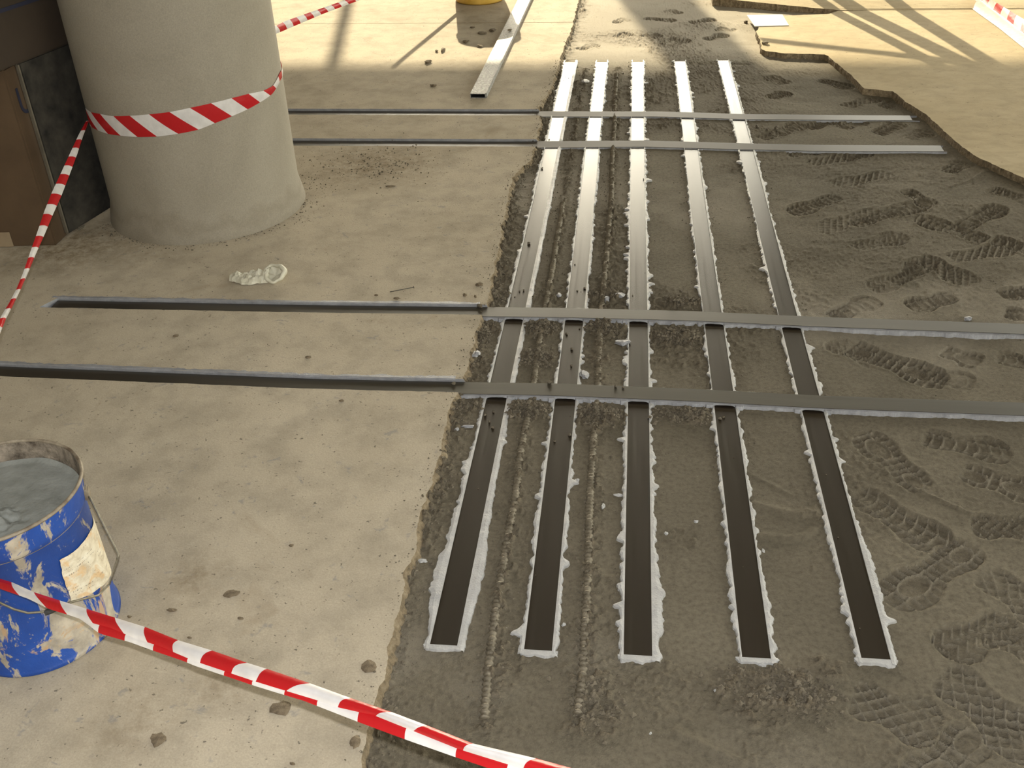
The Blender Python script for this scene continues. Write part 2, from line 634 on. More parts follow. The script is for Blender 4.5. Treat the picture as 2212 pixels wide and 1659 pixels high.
M_WALL = m_noise('wall_render', (0.26, 0.235, 0.19), (0.34, 0.31, 0.26), 2.0, 0.9, 0.2)
M_YARD = m_noise('yard_ground', (0.30, 0.26, 0.19), (0.42, 0.37, 0.28), 0.6, 0.95, 0.3)
M_WOOD = m_noise('bare_wood', (0.35, 0.24, 0.13), (0.46, 0.33, 0.19), 15, 0.8, 0.2)
M_TUBE = m_noise('galvanised_tube', (0.35, 0.35, 0.34), (0.5, 0.5, 0.48), 15, 0.5, 0.2, 0.7)
M_PAPER = m_noise('pale_sheet', (0.60, 0.57, 0.50), (0.70, 0.67, 0.60), 10, 0.8, 0.2)

# ------------------------------------------------------------------ measured layout
STRIPS = [  # five longitudinal strips: x of left edge at y=1.34 and y=5.42
    (-0.351, -0.335), (-0.165, -0.168), (0.027, 0.020), (0.250, 0.240), (0.472, 0.465)]
STRIP_NEAR = [1.337, 1.338, 1.340, 1.351, 1.366]
STRIP_W = 0.055
STRIP_FAR = 5.42


def strip_x(i, y):
    a, b = STRIPS[i]
    return a + (b - a) * (y - 1.34) / 4.08


# cross strips: far edge y as a function of x (measured)
CROSS = [
    dict(x0=-2.6, x1=1.278, pts=[(-2.6, 4.54), (-1.6, 4.556), (-0.42, 4.557), (0.14, 4.558), (0.508, 4.526), (1.278, 4.516)], w=0.058),
    dict(x0=-2.6, x1=1.297, pts=[(-2.6, 4.135), (-1.6, 4.15), (-0.399, 4.156), (0.081, 4.172), (0.477, 4.150), (0.759, 4.138), (1.298, 4.138)], w=0.062),
    dict(x0=-1.79, x1=1.9, pts=[(-1.79, 2.664), (-1.0, 2.672), (-0.555, 2.682), (-0.2, 2.690), (0.22, 2.690), (0.58, 2.674), (1.157, 2.658), (1.9, 2.64)], w=0.058),
    dict(x0=-2.9, x1=1.8, pts=[(-2.9, 2.28), (-1.765, 2.269), (-0.832, 2.256), (-0.431, 2.262), (-0.171, 2.269), (0.201, 2.265), (0.519, 2.252), (1.032, 2.247), (1.8, 2.24)], w=0.058),
]


def cross_far(k, x):
    p = CROSS[k]['pts']
    return np.interp(x, [a for a, b in p], [b for a, b in p])


# left screed's ragged right edge (top edge), from the pixels of the photograph
EDGE_PX = [(1258, -40), (1250, 0), (1243, 28), (1236, 60), (1222, 92), (1212, 118), (1203, 150), (1190, 190), (1176, 214), (1163, 234),
           (1168, 262), (1160, 292), (1156, 318), (1147, 345), (1128, 362), (1108, 384), (1106, 402), (1096, 412), (1094, 440), (1086, 480),
           (1078, 530), (1068, 575), (1060, 612), (1054, 650), (1036, 690), (1026, 730), (1014, 772), (1004, 812), (980, 862), (968, 900),
           (956, 948), (944, 1000), (930, 1052), (912, 1106), (905, 1140), (896, 1190), (876, 1225), (874, 1260), (866, 1300), (852, 1340),
           (842, 1380), (838, 1420), (828, 1470), (812, 1520), (800, 1570), (788, 1630), (776, 1690), (755, 1800)]
EDGE = [ground(px, py, ZS)[:2] for px, py in EDGE_PX]
EY = np.array([e[1] for e in EDGE][::-1])
EX = np.array([e[0] for e in EDGE][::-1])


def edge_x(y):
    return np.interp(y, EY, EX)


RB1_PX = [(1215, 440), (1213, 470), (1199, 543), (1184, 630), (1166, 739), (1157.6, 789), (1144, 881), (1133, 936), (1124, 990), (1115, 1071), (1098, 1149), (1075, 1282), (1058.6, 1431), (1048, 1555)]
RB2_PX = [(1331, 160), (1326, 290), (1322, 369), (1319, 457), (1311, 543), (1303, 615), (1294, 749), (1291, 824), (1283, 948), (1280, 1000), (1273, 1116), (1269, 1232), (1264, 1348), (1262, 1440), (1250, 1545)]
RB1 = [ground(*q)[:2] for q in RB1_PX]
RB2 = [ground(*q)[:2] for q in RB2_PX]


def path_x(P, y):
    P = sorted(P, key=lambda q: q[1])
    return np.interp(y, [q[1] for q in P], [q[0] for q in P])


# ------------------------------------------------------------------ floor
floor = link('floor', new_mesh([(-8, -6, -0.03), (9, -6, -0.03), (9, 18, -0.03), (-8, 18, -0.03)], [(0, 1, 2, 3)], [M_SLAB]))
tag(floor, 'grey bare concrete floor carrying the raised beige screed', kind='structure')


def build_slab():
    ys = [0.72]
    while ys[-1] < 7.4:
        ys.append(ys[-1] + 0.0021 * (ys[-1] + 0.25))
    ys = np.array(ys)
    nx = 620
    u = np.linspace(0, 1, nx)
    xl = np.minimum(edge_x(ys) - 0.10, -0.30)
    xr = np.interp(ys, [0.7, 1.2, 2.2, 3.2, 3.9, 4.3, 5.4, 7.4], [0.75, 0.82, 1.13, 1.45, 1.65, 1.75, 1.35, 1.0])
    X = xl[:, None] + (xr - xl)[:, None] * u[None, :]
    Y = np.repeat(ys[:, None], nx, 1)
    Z = (fbm(X, Y, 0.5, 3, 4) - 0.5) * 0.006 + (fbm(X, Y, 0.06, 5, 3) - 0.5) * 0.0016
    Z += (vnoise(X, Y, 0.008, 8) - 0.5) * 0.0010
    dirt = np.zeros_like(X)
    dust_light = np.clip((fbm(X, Y, 0.9, 61, 5) - 0.55) * 3.0, 0, 0.35)
    dust_light = np.maximum(dust_light, np.clip((Y - 5.3) / 0.35, 0, 1) * (0.55 + 0.3 * vnoise(X, Y, 0.4, 9)))  # beyond the sun line: dust and sunlit brightness painted in together

    crumb = np.clip(vnoise(X, Y, 0.011, 21) * 0.6 + vnoise(X, Y, 0.006, 23) * 0.4 - 0.48, 0, 1) * 2.4     # 0..1 lumps
    # general rough speckled areas
    rough = np.clip((fbm(X, Y, 0.28, 31, 4) - 0.43) * 6, 0, 1)
    inner = np.clip(1 - np.abs(X - 0.15) / 0.55, 0, 1)
    rough = rough * (0.35 + 0.65 * inner)

    def blob(x, y, rx, ry, a=1.0, seed=0):
        nonlocal rough, dirt
        d = ((X - x) / rx) ** 2 + ((Y - y) / ry) ** 2
        k = np.clip(1.35 - d + (fbm(X, Y, 0.05, 71 + seed, 3) - 0.5) * 1.5, 0, 1)
        return k * a

    mound = np.zeros_like(X)
    # soil heaps left against the cross strips
    for (px, py, rx, ry, a) in [(1135, 890, .075, .045, 1), (1290, 900, .085, .050, 1), (1015, 880, .06, .04, .8), (1470, 898, .09, .035, .9),
                                (1165, 712, .065, .045, 1), (1300, 712, .065, .045, 1), (1050, 715, .05, .05, .9), (1455, 730, .085, .05, .9),
                                (1160, 770, .06, .05, .7), (1030, 790, .035, .05, .9), (1290, 775, .05, .05, .5),
                                (1480, 655, .06, .035, .9), (1080, 640, .05, .04, .7), (1175, 640, .06, .03, .6), (1305, 640, .06, .04, .8),
                                (1280, 1470, .05, .05, .6), (1290, 1560, .07, .05, .5), (1090, 1440, .04, .08, .5), (1660, 1480, .10, .05, .9),
                                (1720, 1510, .08, .04, .8), (1630, 1530, .06, .04, .7), (1780, 1440, .05, .03, .6), (1250, 185, .05, .12, .7), (1380, 200, .07, .3, .4)]:
        c_ = ground(px, py)
        k = blob(c_[0], c_[1], rx, ry, a, int(px))
        mound = np.maximum(mound, k)
    # beside the two bars
    for P_, w in ((RB1, 0.020), (RB2, 0.024)):
        d = np.abs(X - path_x(P_, Y) - 0.006)
        k = np.clip(1 - d / (w * (0.6 + 1.2 * fbm(X, Y, 0.2, 41, 3))), 0, 1) * (Y > 1.15) * (Y < 5.3)
        mound = np.maximum(mound, k * 0.75)
    # crumbling foot of the left screed
    d = X - edge_x(Y)
    k = np.clip(1 - d / (0.05 * (0.3 + 1.8 * fbm(X, Y, 0.25, 43, 3))), 0, 1)
    mound = np.maximum(mound, k * np.clip((Y - 1.2) / 0.6, 0.25, 1))
    Z += mound * (0.003 + crumb * 0.019)
    dirt = np.maximum(dirt, np.clip(mound * 1.3 * (0.45 + crumb), 0, 0.97))
    Z += rough * crumb * 0.0080 - rough * np.clip(vnoise(X, Y, 0.007, 25) - 0.62, 0, 1) * 0.006
    dirt = np.maximum(dirt, rough * (0.2 + 0.5 * crumb))

    # transverse scrapes along the left margin
    k = np.clip(1 - np.abs(X - edge_x(Y) - 0.05) / 0.06, 0, 1) * np.clip((Y - 1.4) * 3, 0, 1)
    Z += k * (vnoise(X * 0.25, Y, 0.012, 51) - 0.5) * 0.004

    # drifts and shallow hollows, right part
    right = np.clip((X - 0.45) / 0.2, 0, 1)
    Z += right * (fbm(X * 0.7, Y * 1.3, 0.16, 81, 3) - 0.5) * 0.010

    # soft ridges between strips four and five
    def ridge(P_, w, h):
        nonlocal Z
        P_ = [ground(*q)[:2] for q in P_]
        best = np.full_like(X, 9.0)
        for (a, b) in zip(P_[:-1], P_[1:]):
            ab = b - a
            t = np.clip(((X - a[0]) * ab[0] + (Y - a[1]) * ab[1]) / (ab @ ab), 0, 1)
            best = np.minimum(best, np.hypot(X - a[0] - t * ab[0], Y - a[1] - t * ab[1]))
        Z += h * np.exp(-(best / w) ** 2)

    ridge([(1628, 1090), (1665, 1100), (1720, 1112), (1765, 1108)], 0.012, 0.006)
    ridge([(1640, 1158), (1700, 1164), (1735, 1160), (1758, 1145)], 0.010, 0.006)
    ridge([(1612, 1020), (1660, 1045), (1710, 1070)], 0.006, 0.003)
    ridge([(1462, 1583), (1520, 1610), (1600, 1648)], 0.010, 0.005)
    ridge([(2160, 350), (2098, 390), (2052, 405)], 0.006, 0.005)
    ridge([(1880, 1005), (1985, 1060), (2110, 1115), (2180, 1125)], 0.004, 0.004)

    # ---- shoe prints pressed into the dust
    def stamp(p0, p1, width=0.105, typ=0, depth=0.007, seed=0, part=(0.0, 1.0)):
        nonlocal Z
        a, b = ground(*p0)[:2], ground(*p1)[:2]
        L = np.hypot(*(b - a))
        ax = (b - a) / L
        ay = np.array([-ax[1], ax[0]])
        c_ = (a + b) / 2
        reach = L / 2 + 0.05
        j0, j1 = np.searchsorted(ys, c_[1] - reach), np.searchsorted(ys, c_[1] + reach)
        if j1 - j0 < 3:
            return
        x, y = X[j0:j1], Y[j0:j1]
        wob = (fbm(x, y, 0.04, 90 + seed, 2) - 0.5) * 0.010
        uu = ((x - a[0]) * ax[0] + (y - a[1]) * ax[1] + wob) / L
        vv = (x - a[0]) * ay[0] + (y - a[1]) * ay[1] + wob * 0.7
        hw = np.interp(uu, [-0.001, 0.0, 0.06, 0.2, 0.38, 0.5, 0.68, 0.85, 0.95, 1.0, 1.001],
                       [0, 0.022, 0.034, 0.038, 0.031, 0.033, 0.049, 0.046, 0.032, 0.016, 0]) * (width / 0.1)
        d_in = np.minimum(hw - np.abs(vv), np.minimum(uu, 1 - uu) * L)          # >0 inside
        Mk = np.clip(d_in / 0.003, 0, 1)
        q = uu * L
        if typ == 0:                                                            # curved bars with a split down the middle
            s = q + 9.0 * vv ** 2
            f1 = np.abs((s / 0.026) % 1 - 0.5) * 0.026
            f1 = 0.013 - f1
            f2 = np.minimum(np.abs(vv - 0.022), np.abs(vv + 0.022))
            dist = np.minimum(f1, f2)
        elif typ == 1:                                                          # blocks round an oval under heel and ball
            dist = np.minimum(0.0105 - np.abs((q / 0.021) % 1 - 0.5) * 0.021, np.abs(np.abs(vv) - 0.016))
            for u0, ra, rb in ((0.16, 0.030, 0.020), (0.70, 0.042, 0.026)):
                e = np.sqrt(((q - u0 * L) / ra) ** 2 + (vv / rb) ** 2)
                de = np.abs(e - 1) * rb
                dist = np.where(e < 1, de, np.minimum(dist, de))
        elif typ == 2:                                                          # diagonal lattice
            s1, s2 = (q + vv) / 0.030, (q - vv) / 0.030
            dist = np.minimum(0.5 - np.abs(s1 % 1 - 0.5), 0.5 - np.abs(s2 % 1 - 0.5)) * 0.021
        else:                                                                   # zigzag bars
            s = q + np.abs(((vv / 0.04) % 1) - 0.5) * 0.04
            dist = 0.011 - np.abs((s / 0.022) % 1 - 0.5) * 0.022
        sharp = 0.0016 + 0.00035 * c_[1]
        rdg = np.exp(-(np.clip(dist, 0, 1) / sharp) ** 2)
        pres = np.clip(0.25 + 1.5 * (fbm(x, y, 0.07, 190 + seed, 3) - 0.22), 0.15, 1.0)
        pres = pres * np.clip((uu - part[0]) / 0.06, 0, 1) * np.clip((part[1] - uu) / 0.06, 0, 1)
        rim = np.exp(-((d_in + 0.006) / 0.006) ** 2) * (d_in < 0.001) * 0.0022
        Z[j0:j1] += -1.3 * depth * Mk * pres * (1 - 0.95 * rdg) + rim * pres
        dirt[j0:j1] = np.maximum(dirt[j0:j1], Mk * pres * (1 - rdg) * 0.42)  # print hollows darkened: part dirt, part painted crevice shade
        dust_light[j0:j1] = np.maximum(dust_light[j0:j1], Mk * pres * rdg * 0.30)

    PR = [((1845, 1062), (2050, 1190), 0.115, 0, .007), ((1995, 1060), (1858, 935), 0.105, 1, .006), ((1990, 945), (2190, 985), 0.105, 0, .007),
          ((2075, 1020), (2260, 1075), 0.105, 1, .006), ((2095, 1135), (2290, 1150), 0.105, 3, .006), ((2105, 1180), (1915, 1305), 0.115, 1, .007),
          ((2120, 1240), (2290, 1345), 0.115, 2, .008), ((2185, 1345), (2030, 1410), 0.105, 3, .007), ((1835, 1500), (2035, 1580), 0.125, 2, .007),
          ((2030, 1450), (2260, 1640), 0.130, 2, .009), ((2110, 1580), (1980, 1720), 0.115, 1, .009), ((2260, 1420), (2130, 1350), 0.11, 3, .005),
          ((1925, 372), (1800, 400), 0.105, 2, .007), ((1812, 425), (1705, 462), 0.105, 0, .006), ((1835, 486), (2005, 440), 0.105, 0, .010),
          ((1955, 412), (2015, 448), 0.085, 1, .011), ((2135, 520), (1975, 470), 0.105, 0, .012), ((2065, 498), (2165, 445), 0.105, 0, .010),
          ((2135, 410), (2260, 445), 0.105, 0, .008), ((2140, 515), (2290, 560), 0.11, 0, .011), ((1985, 555), (2105, 615), 0.11, 2, .010),
          ((2050, 560), (2190, 535), 0.105, 2, .007), ((2160, 640), (2300, 620), 0.11, 0, .009), ((1830, 745), (2050, 830), 0.125, 1, .008),
          ((2035, 755), (2120, 785), 0.10, 1, .007), ((2150, 770), (2300, 800), 0.11, 0, .008), ((1795, 685), (1895, 645), 0.10, 0, .008),
          ((2060, 640), (1960, 665), 0.10, 0, .006), ((1925, 610), (2010, 560), 0.10, 3, .007), ((2165, 675), (2300, 700), 0.11, 3, .007),
          ((1840, 535), (1960, 510), 0.10, 3, .005), ((1900, 455), (1760, 500), 0.10, 2, .004), ((1985, 585), (1880, 625), 0.10, 3, .004),
          ((1900, 790), (1790, 735), 0.10, 3, .005), ((1980, 800), (2110, 830), 0.10, 0, .005),
          ((1770, 172), (1842, 192), 0.105, 0, .012), ((1662, 212), (1702, 198), 0.10, 0, .012), ((1822, 232), (1895, 213), 0.105, 2, .012),
          ((1908, 234), (1946, 216), 0.10, 0, .011), ((1745, 278), (1805, 258), 0.10, 0, .012), ((1675, 290), (1735, 268), 0.10, 0, .009),
          ((1815, 278), (1866, 261), 0.10, 1, .009), ((1895, 290), (1945, 266), 0.10, 0, .009), ((1824, 342), (1876, 326), 0.10, 0, .012),
          ((1750, 353), (1838, 335), 0.10, 2, .008), ((1700, 336), (1768, 322), 0.10, 3, .008), ((2045, 372), (2090, 350), 0.10, 0, .009),
          ((1700, 180), (1660, 165), 0.10, 0, .008), ((1640, 300), (1690, 285), 0.1, 3, .006), ((1960, 300), (2010, 282), 0.1, 0, .006),
          ((1325, 50), (1356, 42), 0.10, 0, .012), ((1490, 50), (1546, 41), 0.10, 0, .014), ((1522, 86), (1570, 74), 0.10, 0, .014),
          ((1330, 82), (1360, 73), 0.10, 0, .012), ((1385, 76), (1430, 82), 0.10, 3, .012), ((1440, 84), (1490, 92), 0.10, 0, .012),
          ((1250, 108), (1290, 96), 0.1, 0, .009), ((1390, 40), (1460, 46), 0.10, 3, .010), ((1470, 30), (1440, 22), 0.1, 0, .010), ((1590, 66), (1545, 62), 0.1, 3, .010)]
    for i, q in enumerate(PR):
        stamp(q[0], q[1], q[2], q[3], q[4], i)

    # narrow shrinkage line across the far part and joints across the bays
    for yj, x0, x1, w, dp in ((5.93, -0.2, 0.28, .004, .005), (5.35, 0.24, 0.62, .006, .006), (3.45, -0.3, 0.02, .004, .004)):
        k = np.exp(-((Y - yj - 0.012 * (vnoise(X, Y, 0.08, 5) - 0.5)) / w) ** 2) * (X > x0) * (X < x1)
        Z -= k * dp
    # keep the bed flat where the laminate strips are bonded, and below the screed
    for i in range(5):
        inside = (X > strip_x(i, Y) - 0.004) & (X < strip_x(i, Y) + STRIP_W + 0.004) & (Y > 1.33) & (Y < 5.43)
        Z = np.where(inside, np.minimum(Z, 0.0005), Z)
        dirt[inside] = 0
    for k_ in range(4):
        yf = cross_far(k_, X)
        inside = (Y < yf + 0.002) & (Y > yf - CROSS[k_]['w'] - 0.002) & (X < CROSS[k_]['x1'])
        Z = np.where(inside, np.minimum(Z, 0.004), Z)
    under = X < edge_x(Y) - 0.02
    Z = np.where(under, np.minimum(Z, 0.0), Z)
    verts = np.stack([X.ravel(), Y.ravel(), Z.ravel()], 1).astype(np.float32)
    ny = len(ys)
    idx = np.arange(ny * nx).reshape(ny, nx)
    q = np.stack([idx[:-1, :-1], idx[:-1, 1:], idx[1:, 1:], idx[1:, :-1]], -1).reshape(-1, 4)
    me = bpy.data.meshes.new('slab')
    me.vertices.add(len(verts))
    me.vertices.foreach_set('co', verts.ravel())
    me.loops.add(q.size)
    me.loops.foreach_set('vertex_index', q.ravel().astype(np.int32))
    me.polygons.add(len(q))
    me.polygons.foreach_set('loop_start', np.arange(0, q.size, 4, dtype=np.int32))
    me.polygons.foreach_set('use_smooth', np.ones(len(q), dtype=bool))
    for nm, arr in (('dirt', dirt), ('dust_light', dust_light)):
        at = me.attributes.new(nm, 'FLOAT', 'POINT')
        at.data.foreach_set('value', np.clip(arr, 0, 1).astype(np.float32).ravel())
    me.materials.append(M_SLAB)
    me.update(calc_edges=True)
    me.validate()
    ix = (xl, xr, ys, Z)
    return me, ix


slab_me, SLAB = build_slab()
slab = link('concrete_slab', slab_me, floor, (0, 0, 0))
tag(slab, 'dusty grey-brown bare concrete with shoe prints and scrapings')


def slab_z(x, y):
    xl, xr, ys, Z = SLAB
    j = int(np.clip(np.searchsorted(ys, y), 0, len(ys) - 1))
    u = (x - xl[j]) / (xr[j] - xl[j])
    i = int(np.clip(u * (Z.shape[1] - 1), 0, Z.shape[1] - 1))
    return float(Z[j, i])


def subdivide(poly, step, ragged, amp, seed):
    """poly: list of (x, y, tag); returns dense list with jagged noise where tag == 'r'"""
    out = []
    n = len(poly)
    s = 0.0
    for i in range(n):
        x0, y0, t = poly[i]
        x1, y1, _ = poly[(i + 1) % n]
        L = math.hypot(x1 - x0, y1 - y0)
        if t == 'p':
            out.append((x0, y0, t))
            continue
        k = max(1, int(L / step))
        nx, ny = (y1 - y0) / (L + 1e-9), -(x1 - x0) / (L + 1e-9)
        for q in range(k):
            f = q / k
            a = amp if t == 'r' else (0.0016 if t == 's' else 0)
            off = (float(jag(np.array([s + f * L]), 0.05, seed, 3)[0]) - 0.5) * 2 * a + (float(jag(np.array([s + f * L]), 0.014, seed + 2, 2)[0]) - 0.5) * 0.9 * a if 0 < i + q else 0
            out.append((x0 + (x1 - x0) * f + nx * off, y0 + (y1 - y0) * f + ny * off, t))
        s += L
    return out


def slab_piece(name, poly, z, mats, flare=0.010, seed=1, amp=0.007, parent=None, dirt_fn=None, cells=False):
    """raised layer: poly counter-clockwise or not, edge tags: r ragged, s slot wall, p plain"""
    pts = subdivide(poly, 0.004, True, amp, seed)
    area = sum(pts[i][0] * pts[(i + 1) % len(pts)][1] - pts[(i + 1) % len(pts)][0] * pts[i][1] for i in range(len(pts)))
    if area < 0:
        pts = pts[::-1]
        # tags belong to the edge start; after reversing shift by one
        tags = [p[2] for p in pts]
        tags = tags[1:] + tags[:1]
        pts = [(p[0], p[1], t) for p, t in zip(pts, tags)]
    n = len(pts)
    vs = [(p[0], p[1], z(p[0], p[1]) if callable(z) else z) for p in pts]
    low = []
    for i in range(n):
        a, b = pts[i - 1], pts[(i + 1) % n]
        dx, dy = b[0] - a[0], b[1] - a[1]
        L = math.hypot(dx, dy) + 1e-9
        k = flare * (0.3 + 1.2 * float(jag(np.array([i * 0.006]), 0.04, seed + 5, 3)[0])) if pts[i][2] == 'r' else 0.0
        low.append((pts[i][0] + dy / L * k, pts[i][1] - dx / L * k, -0.012))
    # rounded lip: an extra ring a little below the top
    mid = []
    for i in range(n):
        t = vs[i]
        w = 0.35 if pts[i][2] == 'r' else 0.0
        j = (float(jag(np.array([i * 0.006]), 0.02, seed + 9, 3)[0]) - 0.5) * 0.006 if pts[i][2] == 'r' else 0
        mid.append((t[0] * (1 - w) + low[i][0] * w + j, t[1] * (1 - w) + low[i][1] * w + j, t[2] - 0.009))
    verts = vs + mid + low
    faces, mi = [tuple(range(n))], [0]
    for i in range(n):
        j = (i + 1) % n
        faces.append((i, n + i, n + j, j))
        faces.append((n + i, 2 * n + i, 2 * n + j, n + j))
        m_ = 2 if pts[i][2] == 's' else 1
        mi += [m_, m_]
    me = new_mesh(verts, faces, mats, mi)
    o = link(name, me, parent, (0, 0, 0)) if parent else link(name, me)
    return o


def slot_y(k, x):
    yf = float(cross_far(k, x))
    return yf + 0.004, yf - CROSS[k]['w'] - (0.003 if k > 1 else 0.024)


YJ = 6.18                                        # joint across the left screed


def left_ring():
    E = [(float(x), float(y)) for x, y in EDGE]
    ring = []
    # start just below the joint, go down the ragged edge, cutting in at each slot
    xs = float(edge_x(YJ))
    ring.append((xs, YJ - 0.003, 'r'))
    slots = []
    for k in range(4):
        xe = float(edge_x(cross_far(k, -0.45)))
        hi, lo = slot_y(k, xe)
        slots.append((hi, lo, k, xe))
    si = 0
    for (x, y) in E:
        if y > YJ - 0.02:
            continue
        while si < 4 and y < slots[si][0]:
            hi, lo, k, xe = slots[si]
            x_end = CROSS[k]['x0'] + 0.002
            xh = float(edge_x(hi))
            xl_ = float(edge_x(lo))
            ring.append((xh, hi, 's'))
            for q in np.linspace(xh - 0.1, x_end + 0.05, 8):
                ring.append((float(q), slot_y(k, q)[0], 's'))
            ring.append((x_end, slot_y(k, x_end)[0], 's'))
            ring.append((x_end - (0.03 if k == 2 else 0), slot_y(k, x_end)[1], 's'))
            for q in np.linspace(x_end + 0.05, xl_ - 0.1, 8):
                ring.append((float(q), slot_y(k, q)[1], 's'))
            ring.append((xl_, lo, 'r'))
            si += 1
        if si > 0 and slots[si - 1][1] <= y:
            continue
        ring.append((x, y, 'r'))
    ring.append((-0.5, 0.2, 'p'))
    ring.append((-4.6, 0.2, 'p'))
    ring.append((-4.6, YJ - 0.003, 'p'))
    return ring


left = slab_piece('screed_layer', left_ring(), ZS, [M_SCREED, M_EDGE, M_BED], 0.020, 3, 0.008, floor)
tag(left, 'pale beige raised screed on the left, with narrow slots cut in it')
E2 = [(float(x), float(y)) for x, y in EDGE if y > YJ + 0.02]
ring = [(-4.6, YJ + 0.003, 'p'), (float(edge_x(YJ)), YJ + 0.003, 'r')] + [(x, y, 'r') for x, y in E2[::-1]] + [(-0.15, 9.0, 'p'), (-0.15, 12.5, 'p'), (-4.6, 12.5, 'p')]
lf = slab_piece('screed_layer', ring, ZS, [M_SCREED, M_EDGE, M_BED], 0.012, 13, 0.008, floor)
tag(lf, 'sunlit raised screed beyond the thin joint on the left')
ZR = 0.028
R_PX = [(1692, 34), (1640, 57), (1634, 69), (1641, 86), (1643, 95), (1646, 106), (1654, 110), (1694, 115), (1781, 117.6), (1788, 121), (1800, 131), (1836, 160), (1866, 191),
        (1896, 194), (1930, 197), (1960, 222), (2005, 251), (2030, 274), (2057, 299), (2080, 319), (2096, 330), (2122, 345), (2149, 357), (2180, 371), (2212, 384), (2300, 432)]
ring = [(*[float(v) for v in ground(px, py, ZR)[:2]], 'r') for px, py in R_PX]
pr = ring[-1]
j1 = ground(1815, 22, ZR)
j2 = ground(1790, 30, ZR)
ring += [(3.2, 3.4, 'p'), (5.5, 3.4, 'p'), (5.5, float(j1[1]), 'p'), (float(j1[0]), float(j1[1]), 'p'), (float(j2[0]), float(j2[1]), 'r')]
rs = slab_piece('screed_layer', ring, ZR, [M_SHEET, M_EDGE, M_BED], 0.004, 23, 0.005, floor)
tag(rs, 'yellowish raised screed on the right with a broken edge')
f0 = ground(1540, -4, 0.045)
f1 = ground(1583, 0, 0.045)
ring = [(float(f0[0]), float(f0[1]), 'r'), (float(f1[0]), float(f1[1]), 'r')]
for px, py, zz in ((1640, 5, .044), (1700, 11, .04), (1760, 17, .036), (1815, 22, ZR + 0.003)):
    q = ground(px, py, zz)
    ring.append((float(q[0]), float(q[1]), 'r'))
j1x, j1y = ring[-1][0], ring[-1][1]
ring += [(5.5, j1y + 0.002, 'p'), (5.5, 12.5, 'p'), (float(f0[0]), 12.5, 'p')]


def far_z(x, y):
    return float(np.interp(x, [f1[0], j1x, j1x + 0.3], [0.047, 0.032, ZR]))


rf = slab_piece('screed_layer', ring, far_z, [M_SHEET, M_EDGE, M_BED], 0.0, 33, 0.004, floor)
tag(rf, 'farthest sunlit screed with a raised dark-shadowed lip')

yard = link('floor_outside', new_mesh([(-60, 18, -0.05), (60, 18, -0.05), (60, 120, -0.05), (-60, 120, -0.05)], [(0, 1, 2, 3)], [M_YARD]))
yard.name = 'yard_ground'
tag(yard, 'open sunlit yard beyond the hall', kind='structure')
yard2 = link('yard_ground', new_mesh([(9, -60, -0.05), (60, -60, -0.05), (60, 18, -0.05), (9, 18, -0.05)], [(0, 1, 2, 3)], [M_YARD]))
tag(yard2, 'open yard along the right side of the hall', kind='structure')

yard3 = link('yard_ground', new_mesh([(-60, -60, -0.05), (9, -60, -0.05), (9, -6, -0.05), (-60, -6, -0.05)], [(0, 1, 2, 3)], [M_YARD]))
tag(yard3, 'open yard behind the viewer', kind='structure')

# ------------------------------------------------------------------ hall: ceiling, left wall, added back wall, pillars
ROOF_Z = 4.6
ROOF_Y = 5.25 + ROOF_Z / math.tan(SUN_EL) * 0.982
bm = bmesh.new()
box_bm(bm, (-8, -1.4, ROOF_Z), (7.0, ROOF_Y, ROOF_Z + 0.3))  # rear edge pulled in so sky light reaches the near floor
ceiling = tag(link('ceiling', from_bm(bm, [M_CEIL])), 'concrete ceiling slab of the open hall, cut short behind the viewer to admit light', kind='structure')
bm = bmesh.new()
box_bm(bm, (-5.2, -5, -0.03), (-5.0, ROOF_Y, ROOF_Z))
tag(link('wall_left', from_bm(bm, [M_WALL])), 'rendered wall closing the left side', kind='structure')
bm = bmesh.new()
box_bm(bm, (-5.0, -4.2, -0.03), (7.0, -4.0, ROOF_Z))  # unseen wall, added to reduce light coming from behind
tag(link('light_block_wall', from_bm(bm, [M_WALL])), 'unseen wall added behind the viewer to hold off light from the back', kind='structure')

PC = (-1.5636, 3.4236)
PR_ = 0.3429
prof = [(PR_ + 0.022, -0.01)]
for z in np.linspace(0.026, ROOF_Z, 60):
    prof.append((PR_ + 0.016 * math.exp(-((z - 0.026) / 0.012) ** 1.0) , float(z)))
pillar_me = lathe(prof, PC, 96, [M_PILLAR])
pillar = tag(link('concrete_pillar', pillar_me, None, (PC[0], PC[1], 0.0)), 'thick round concrete pillar with barrier tape wrapped round it', 'pillar', kind='structure')
# second pillar and slim post at the sunny side: their shadows fall into the picture
q = (0.160 - 0.1904 * (16.4 - 6.83), 16.4)
tag(link('concrete_pillar', lathe([(0.235, -0.02), (0.235, ROOF_Z)], q, 64, [M_PILLAR]), None, (q[0], q[1], 0)), 'round pillar at the open sunny side of the hall', 'pillar', kind='structure')
q = (-1.875 - 0.1904 * (14.0 - 6.9), 14.0)
tag(link('steel_post', lathe([(0.04, -0.02), (0.04, ROOF_Z)], q, 24, [M_TUBE]), None, (q[0], q[1], 0)), 'slim steel post at the open sunny side', 'post', kind='structure')


